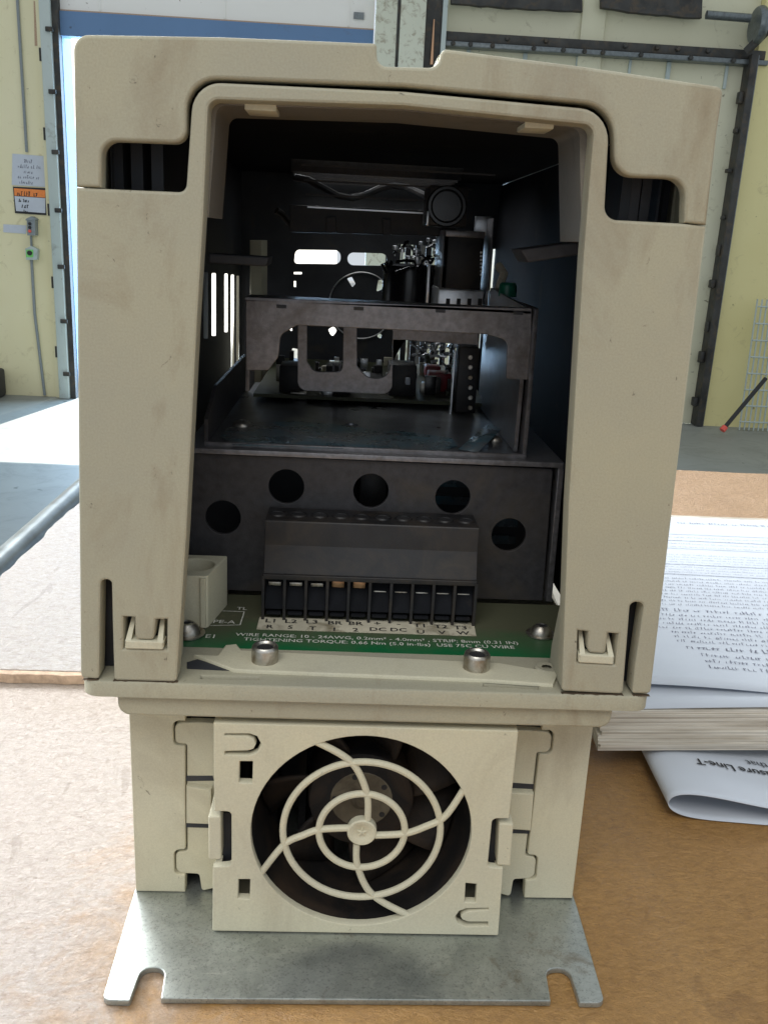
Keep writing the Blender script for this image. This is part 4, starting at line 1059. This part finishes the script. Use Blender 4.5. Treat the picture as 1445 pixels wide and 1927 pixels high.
# --- sheet-metal tray and bracket
Yt = 58.0; zt_ = 106.9
tray = MB().plate([(-46, Yt), (42.4, Yt, 1), (42.4, 170), (-46, 170)], [circ(-6, 92, 2.2, 20)], zt_, zt_-1.2, .2, 'Z').build('steel_tray', M['traysteel'], D)
MB().plate([(Yt, zt_+.1), (Yt, zt_+6.5, .5), (Yt+18, zt_+13, 2), (150, zt_+13), (150, zt_+.1)], (), -46.1, -45.0, .2, 'X').build('tray_side', M['steel'], tray)
MB().plate([(Yt, zt_+.1), (Yt, zt_+8, .5), (Yt+2, zt_+40, 1), (150, zt_+40), (150, zt_+.1)], (), 42.5, 41.4, .2, 'X').build('tray_side', M['bracket'], tray)
MB().plate([(-46, zt_-1.3), (42.4, zt_-1.3), (42.4, zt_+.6), (-46, zt_+.6)], (), Yt-.9, Yt-.05, .3).build('tray_lip', M['bracket'], tray)
Yk = 62.0
bo = qY(Yk, (462, 565, .4), (1000, 580, .4), (998, 715, .3), (952, 713, .8), (955, 640, 2.6), (915, 629, 1.5), (560, 612, 1.5), (528, 630, 2.6), (524, 672, 2.6), (505, 697, 1.0), (463, 697, .3))
brk = MB().plate(bo, (), Yk, Yk+1.2, .2).build('cross_bracket', M['bracket'], D)
tl2 = onY(462, 565, Yk); tr2 = onY(1000, 580, Yk)
MB().plate([(tl2.x, Yk), (tr2.x, Yk), (tr2.x, Yk+12), (tl2.x, Yk+12)], (), tl2.z+.9, tl2.z+.05, .2, 'Z').build('bracket_top', M['bracket'], brk)
for px in (530, 675, 829, 975):
    v = onY(px, 570+(px-460)*.028, Yk); MB().box(v.x-1.3, v.x+1.3, Yk-.25, Yk-.02, v.z-1.1, v.z-.2).build('bracket_notch', M['inner'], brk)
MB().plate([(Yk+.1, tr2.z), (130, tr2.z+2), (130, zt_+.2), (Yk+.1, zt_+.2)], (), tr2.x-.2, tr2.x-1.3, .2, 'X').build('bracket_side', M['bracket'], brk)
MB().plate([(Yk+.1, tl2.z), (76, tl2.z), (76, zt_+14), (Yk+.1, zt_+14)], (), tl2.x+.1, tl2.x+1.2, .2, 'X').build('bracket_side', M['bracket'], brk)
# inner rib plate with U cut-outs
Yu = 96.0
def U(*p): return qY(Yu, *p)
ru = U((560, 605), (900, 620), (900, 650), (762, 640), (740, 640, 0), (738, 742, 3), (560, 735, 3))
uh = [U((578, 612), (646, 614), (645, 690, .5), (640, 700, 4), (590, 700, 4), (578, 680)), U((672, 615), (739, 618), (738, 680), (728, 712, 6), (690, 712, 6), (672, 688))]
MB().plate(ru, [[(x, z, r) for x, z, r in h] for h in uh], Yu, Yu+1.2, .15).build('rib_plate', M['bracket'], D)
# tray screws, blue-green film, peeled label
panscrew(456, 802, zt_, 2.9, 1.9, 'tray_screw', 0); panscrew(930, 830, zt_, 2.3, 1.7, 'tray_screw', 0)
fm = qZ(zt_+.12, (415, 822), (440, 838), (560, 842, 0), (700, 846), (830, 848), (860, 840), (850, 825), (760, 812), (640, 800), (560, 793), (480, 795), (430, 805))
MB().plate(fm, (), zt_+.22, zt_+.05, 0, 'Z').build('insulating_film', M['teal'], D)
pe = [onZ(862, 845, zt_+.3), onZ(900, 850, zt_+.3), onZ(942, 808, zt_+3.0), onZ(920, 795, zt_+3.4)]
o = MB().add([tuple(p) for p in pe], [(0, 1, 2, 3)]).build('peeling_label', M['teal'], D, recalc=False)
md = o.modifiers.new('thickness', 'SOLIDIFY'); md.thickness = 0.25*S
# control board edge and parts on it
zc = 108.2
MB().plate([(-40, 128), (42, 128), (42, 228), (-40, 228)], (), zc+1.2, zc, 0, 'Z').build('control_board', M['pcbdark'], D)
ctb = bpy.data.objects['control_board']
def comp(name, m_, Yc, px0, px1, py0, py1, dep=12, b=.5):
    a = onY(px0, py1, Yc); c = onY(px1, py0, Yc)
    return MB().box(a.x, c.x, Yc, Yc+dep, a.z, c.z, b).build(name, M[m_], ctb)
for args in (('connector', 'black', 134, 525, 575, 690, 742, 14), ('connector', 'black', 134, 612, 660, 690, 745, 10), ('connector', 'black', 136, 730, 785, 688, 746, 14),
             ('film_capacitor', 'red_part', 150, 805, 850, 704, 738, 10), ('film_capacitor', 'red_part', 170, 800, 830, 690, 710, 8), ('chip', 'black', 150, 660, 720, 715, 745, 18)):
    comp(*args)
for px in (628, 640, 652):
    comp('connector_slot', 'bracket', 133.6, px-3, px+2, 684, 700, 6, .2)
comp('crystal', 'alu', 132, 604, 628, 722, 752, 5, .8)
comp('fuse_clip', 'zinc', 131, 545, 578, 738, 752, 5, .8)
# upright connector strip at the right
cst = comp('terminal_strip', 'black', 118, 856, 903, 655, 776, 10, .4)
for k in range(6):
    a = onY(880, 672+k*19, 117.9); MB().lathe([(0, -.4), (.7, -.4), (.9, 0)], (a.x+.8, 117.9, a.z), 'Y', 12).build('terminal_screw', M['zinc'], cst)
comp('strip_rail', 'alu', 117.5, 846, 855, 660, 830, 3, .2)
# heat spreader, transformer, capacitors
comp('heat_spreader', 'alu', 140, 820, 912, 545, 600, 26, 1.0)
for k in range(4): comp('spreader_slot', 'ink', 139.8, 838+k*20, 847+k*20, 562, 582, 1, .1)
comp('heat_spreader_foot', 'alu', 146, 852, 905, 600, 655, 10, .8)
tf = comp('transformer', 'black', 136, 836, 912, 446, 543, 26, .8)
comp('transformer_frame', 'bracket', 135, 828, 838, 432, 545, 28, .3); comp('transformer_frame', 'bracket', 135, 914, 930, 410, 588, 28, .3); comp('transformer_frame', 'bracket', 135, 838, 913, 436, 445, 28, .3)
comp('transformer_plate', 'alu', 150, 892, 926, 408, 442, 2, .2)
for k in range(7):
    a = onY(905, 475+k*7, 135.9); MB().lathe([(0, -.5), (.35, -.4), (.4, 0)], (a.x, 135.9, a.z), 'Y', 8).build('winding_pin', M['alu'], tf)
v = onY(841, 388, 120)
rly = comp('relay', 'black', 121, 803, 882, 352, 424, 20, .6)
MB().lathe([(0, -.2), (4.6, -.2), (5.2, -.9), (6.0, -.9), (6.4, 0)], (v.x, 121, v.z), 'Y', 30).build('relay_cap', M['blackgloss'], rly)
comp('relay_bracket', 'alu', 119, 802, 808, 397, 424, 2, .2)
def can(px, y_top, Yc, r, name, m_, y_bot=600):
    t = onY(px, y_top, Yc); b = onY(px, y_bot, Yc); h = t.z-b.z
    o = MB().lathe([(0, h-.6), (r-1.6, h-.6), (r-1.3, h-.1), (r-.7, h), (r-.1, h-.7), (r, h-1.5), (r, 0), (0, 0)], (t.x, Yc, b.z), 'Z', 36).build(name, M[m_], ctb)
    MB().lathe([(0, h-.5), (r-1.8, h-.5), (r-1.7, h-.58)], (t.x, Yc, b.z), 'Z', 30).build('can_top', M['alu'], o)
can(772, 497, 180, 10.5, 'capacitor', 'blackgloss'); can(812, 500, 196, 9, 'capacitor', 'blackgloss')
can(956, 532, 110, 2.9, 'capacitor', 'green_part', 558)
comp('post', 'alu', 150, 800, 811, 498, 580, 3, .3)
# shiny loom of cut leads and crimped wires
rgw = random.Random(21)
for k in range(90):
    px = rgw.gauss(815, 24); py = rgw.gauss(655, 20); Yc = rgw.uniform(140, 205)
    a = onY(px, py, Yc); d = Vector((rgw.uniform(-1, 1), rgw.uniform(-.6, .6), rgw.uniform(-.4, 1.2))).normalized()*rgw.uniform(1.5, 4.5)
    m1 = a+d*.5+Vector((rgw.uniform(-.6, .6), 0, rgw.uniform(-.6, .6)))
    MB().tube([a, m1, a+d], rgw.uniform(.3, .6), 6).build('wire_lead', M['alu'], ctb)
for k in range(14):
    px = rgw.uniform(735, 840); py = rgw.uniform(455, 520); Yc = rgw.uniform(150, 185); a = onY(px, py, Yc)
    pts = [a]
    for _ in range(5): pts.append(pts[-1]+Vector((rgw.uniform(-2, 4), rgw.uniform(-2, 2), rgw.uniform(-3, 2.5))))
    MB().tube(pts, .55, 6).build('wire', M['blackgloss'], ctb)
for k in range(60):
    px = rgw.uniform(500, 850); Yc = rgw.uniform(140, 222); p_ = onZ(px, 700, zc); x_ = onY(px, 700, Yc).x; w1, w2, h_ = rgw.uniform(1, 4), rgw.uniform(1.5, 5), rgw.uniform(1, 7)
    if abs(x_) < 38: MB().box(x_-w1/2, x_+w1/2, Yc, Yc+w2, zc+1.21, zc+1.2+h_, .2).build(rgw.choice(('resistor', 'chip', 'inductor')), M[rgw.choice(('black', 'black', 'alu', 'pcbdark', 'zinc', 'strip', 'blackgloss'))], ctb)
for k in range(26):
    px = rgw.gauss(790, 28); py = rgw.gauss(497, 16); Yc = rgw.uniform(165, 225); a = onY(px, py, Yc)
    MB().lathe([(0, 1.6), (.9, 1.5), (1.1, 1.2), (1.1, 0), (.3, -.1), (.3, -2.5)], (a.x, a.y, a.z), 'Z', 10).build('solder_lug', M['alu'], ctb)
for x0, x1, z0, c in ((-30, 34, 180, 'black'), (-36, -10, 168, 'black')):
    pts = [(x0+(x1-x0)*t/12, 176+10*math.sin(t*.6+z0), z0+3*math.sin(t*.9+x0)) for t in range(13)]
    MB().tube(pts, 1.3, 8).build('cable', M[c], ctb)
comp('white_plug', 'paper', 125, 763, 772, 712, 724, 3, .2)
MB().tube([onY(938, 500, 128), onY(948, 515, 124), onY(938, 545, 122)], 1.4, 8).build('tan_wire', M['strip'], ctb)
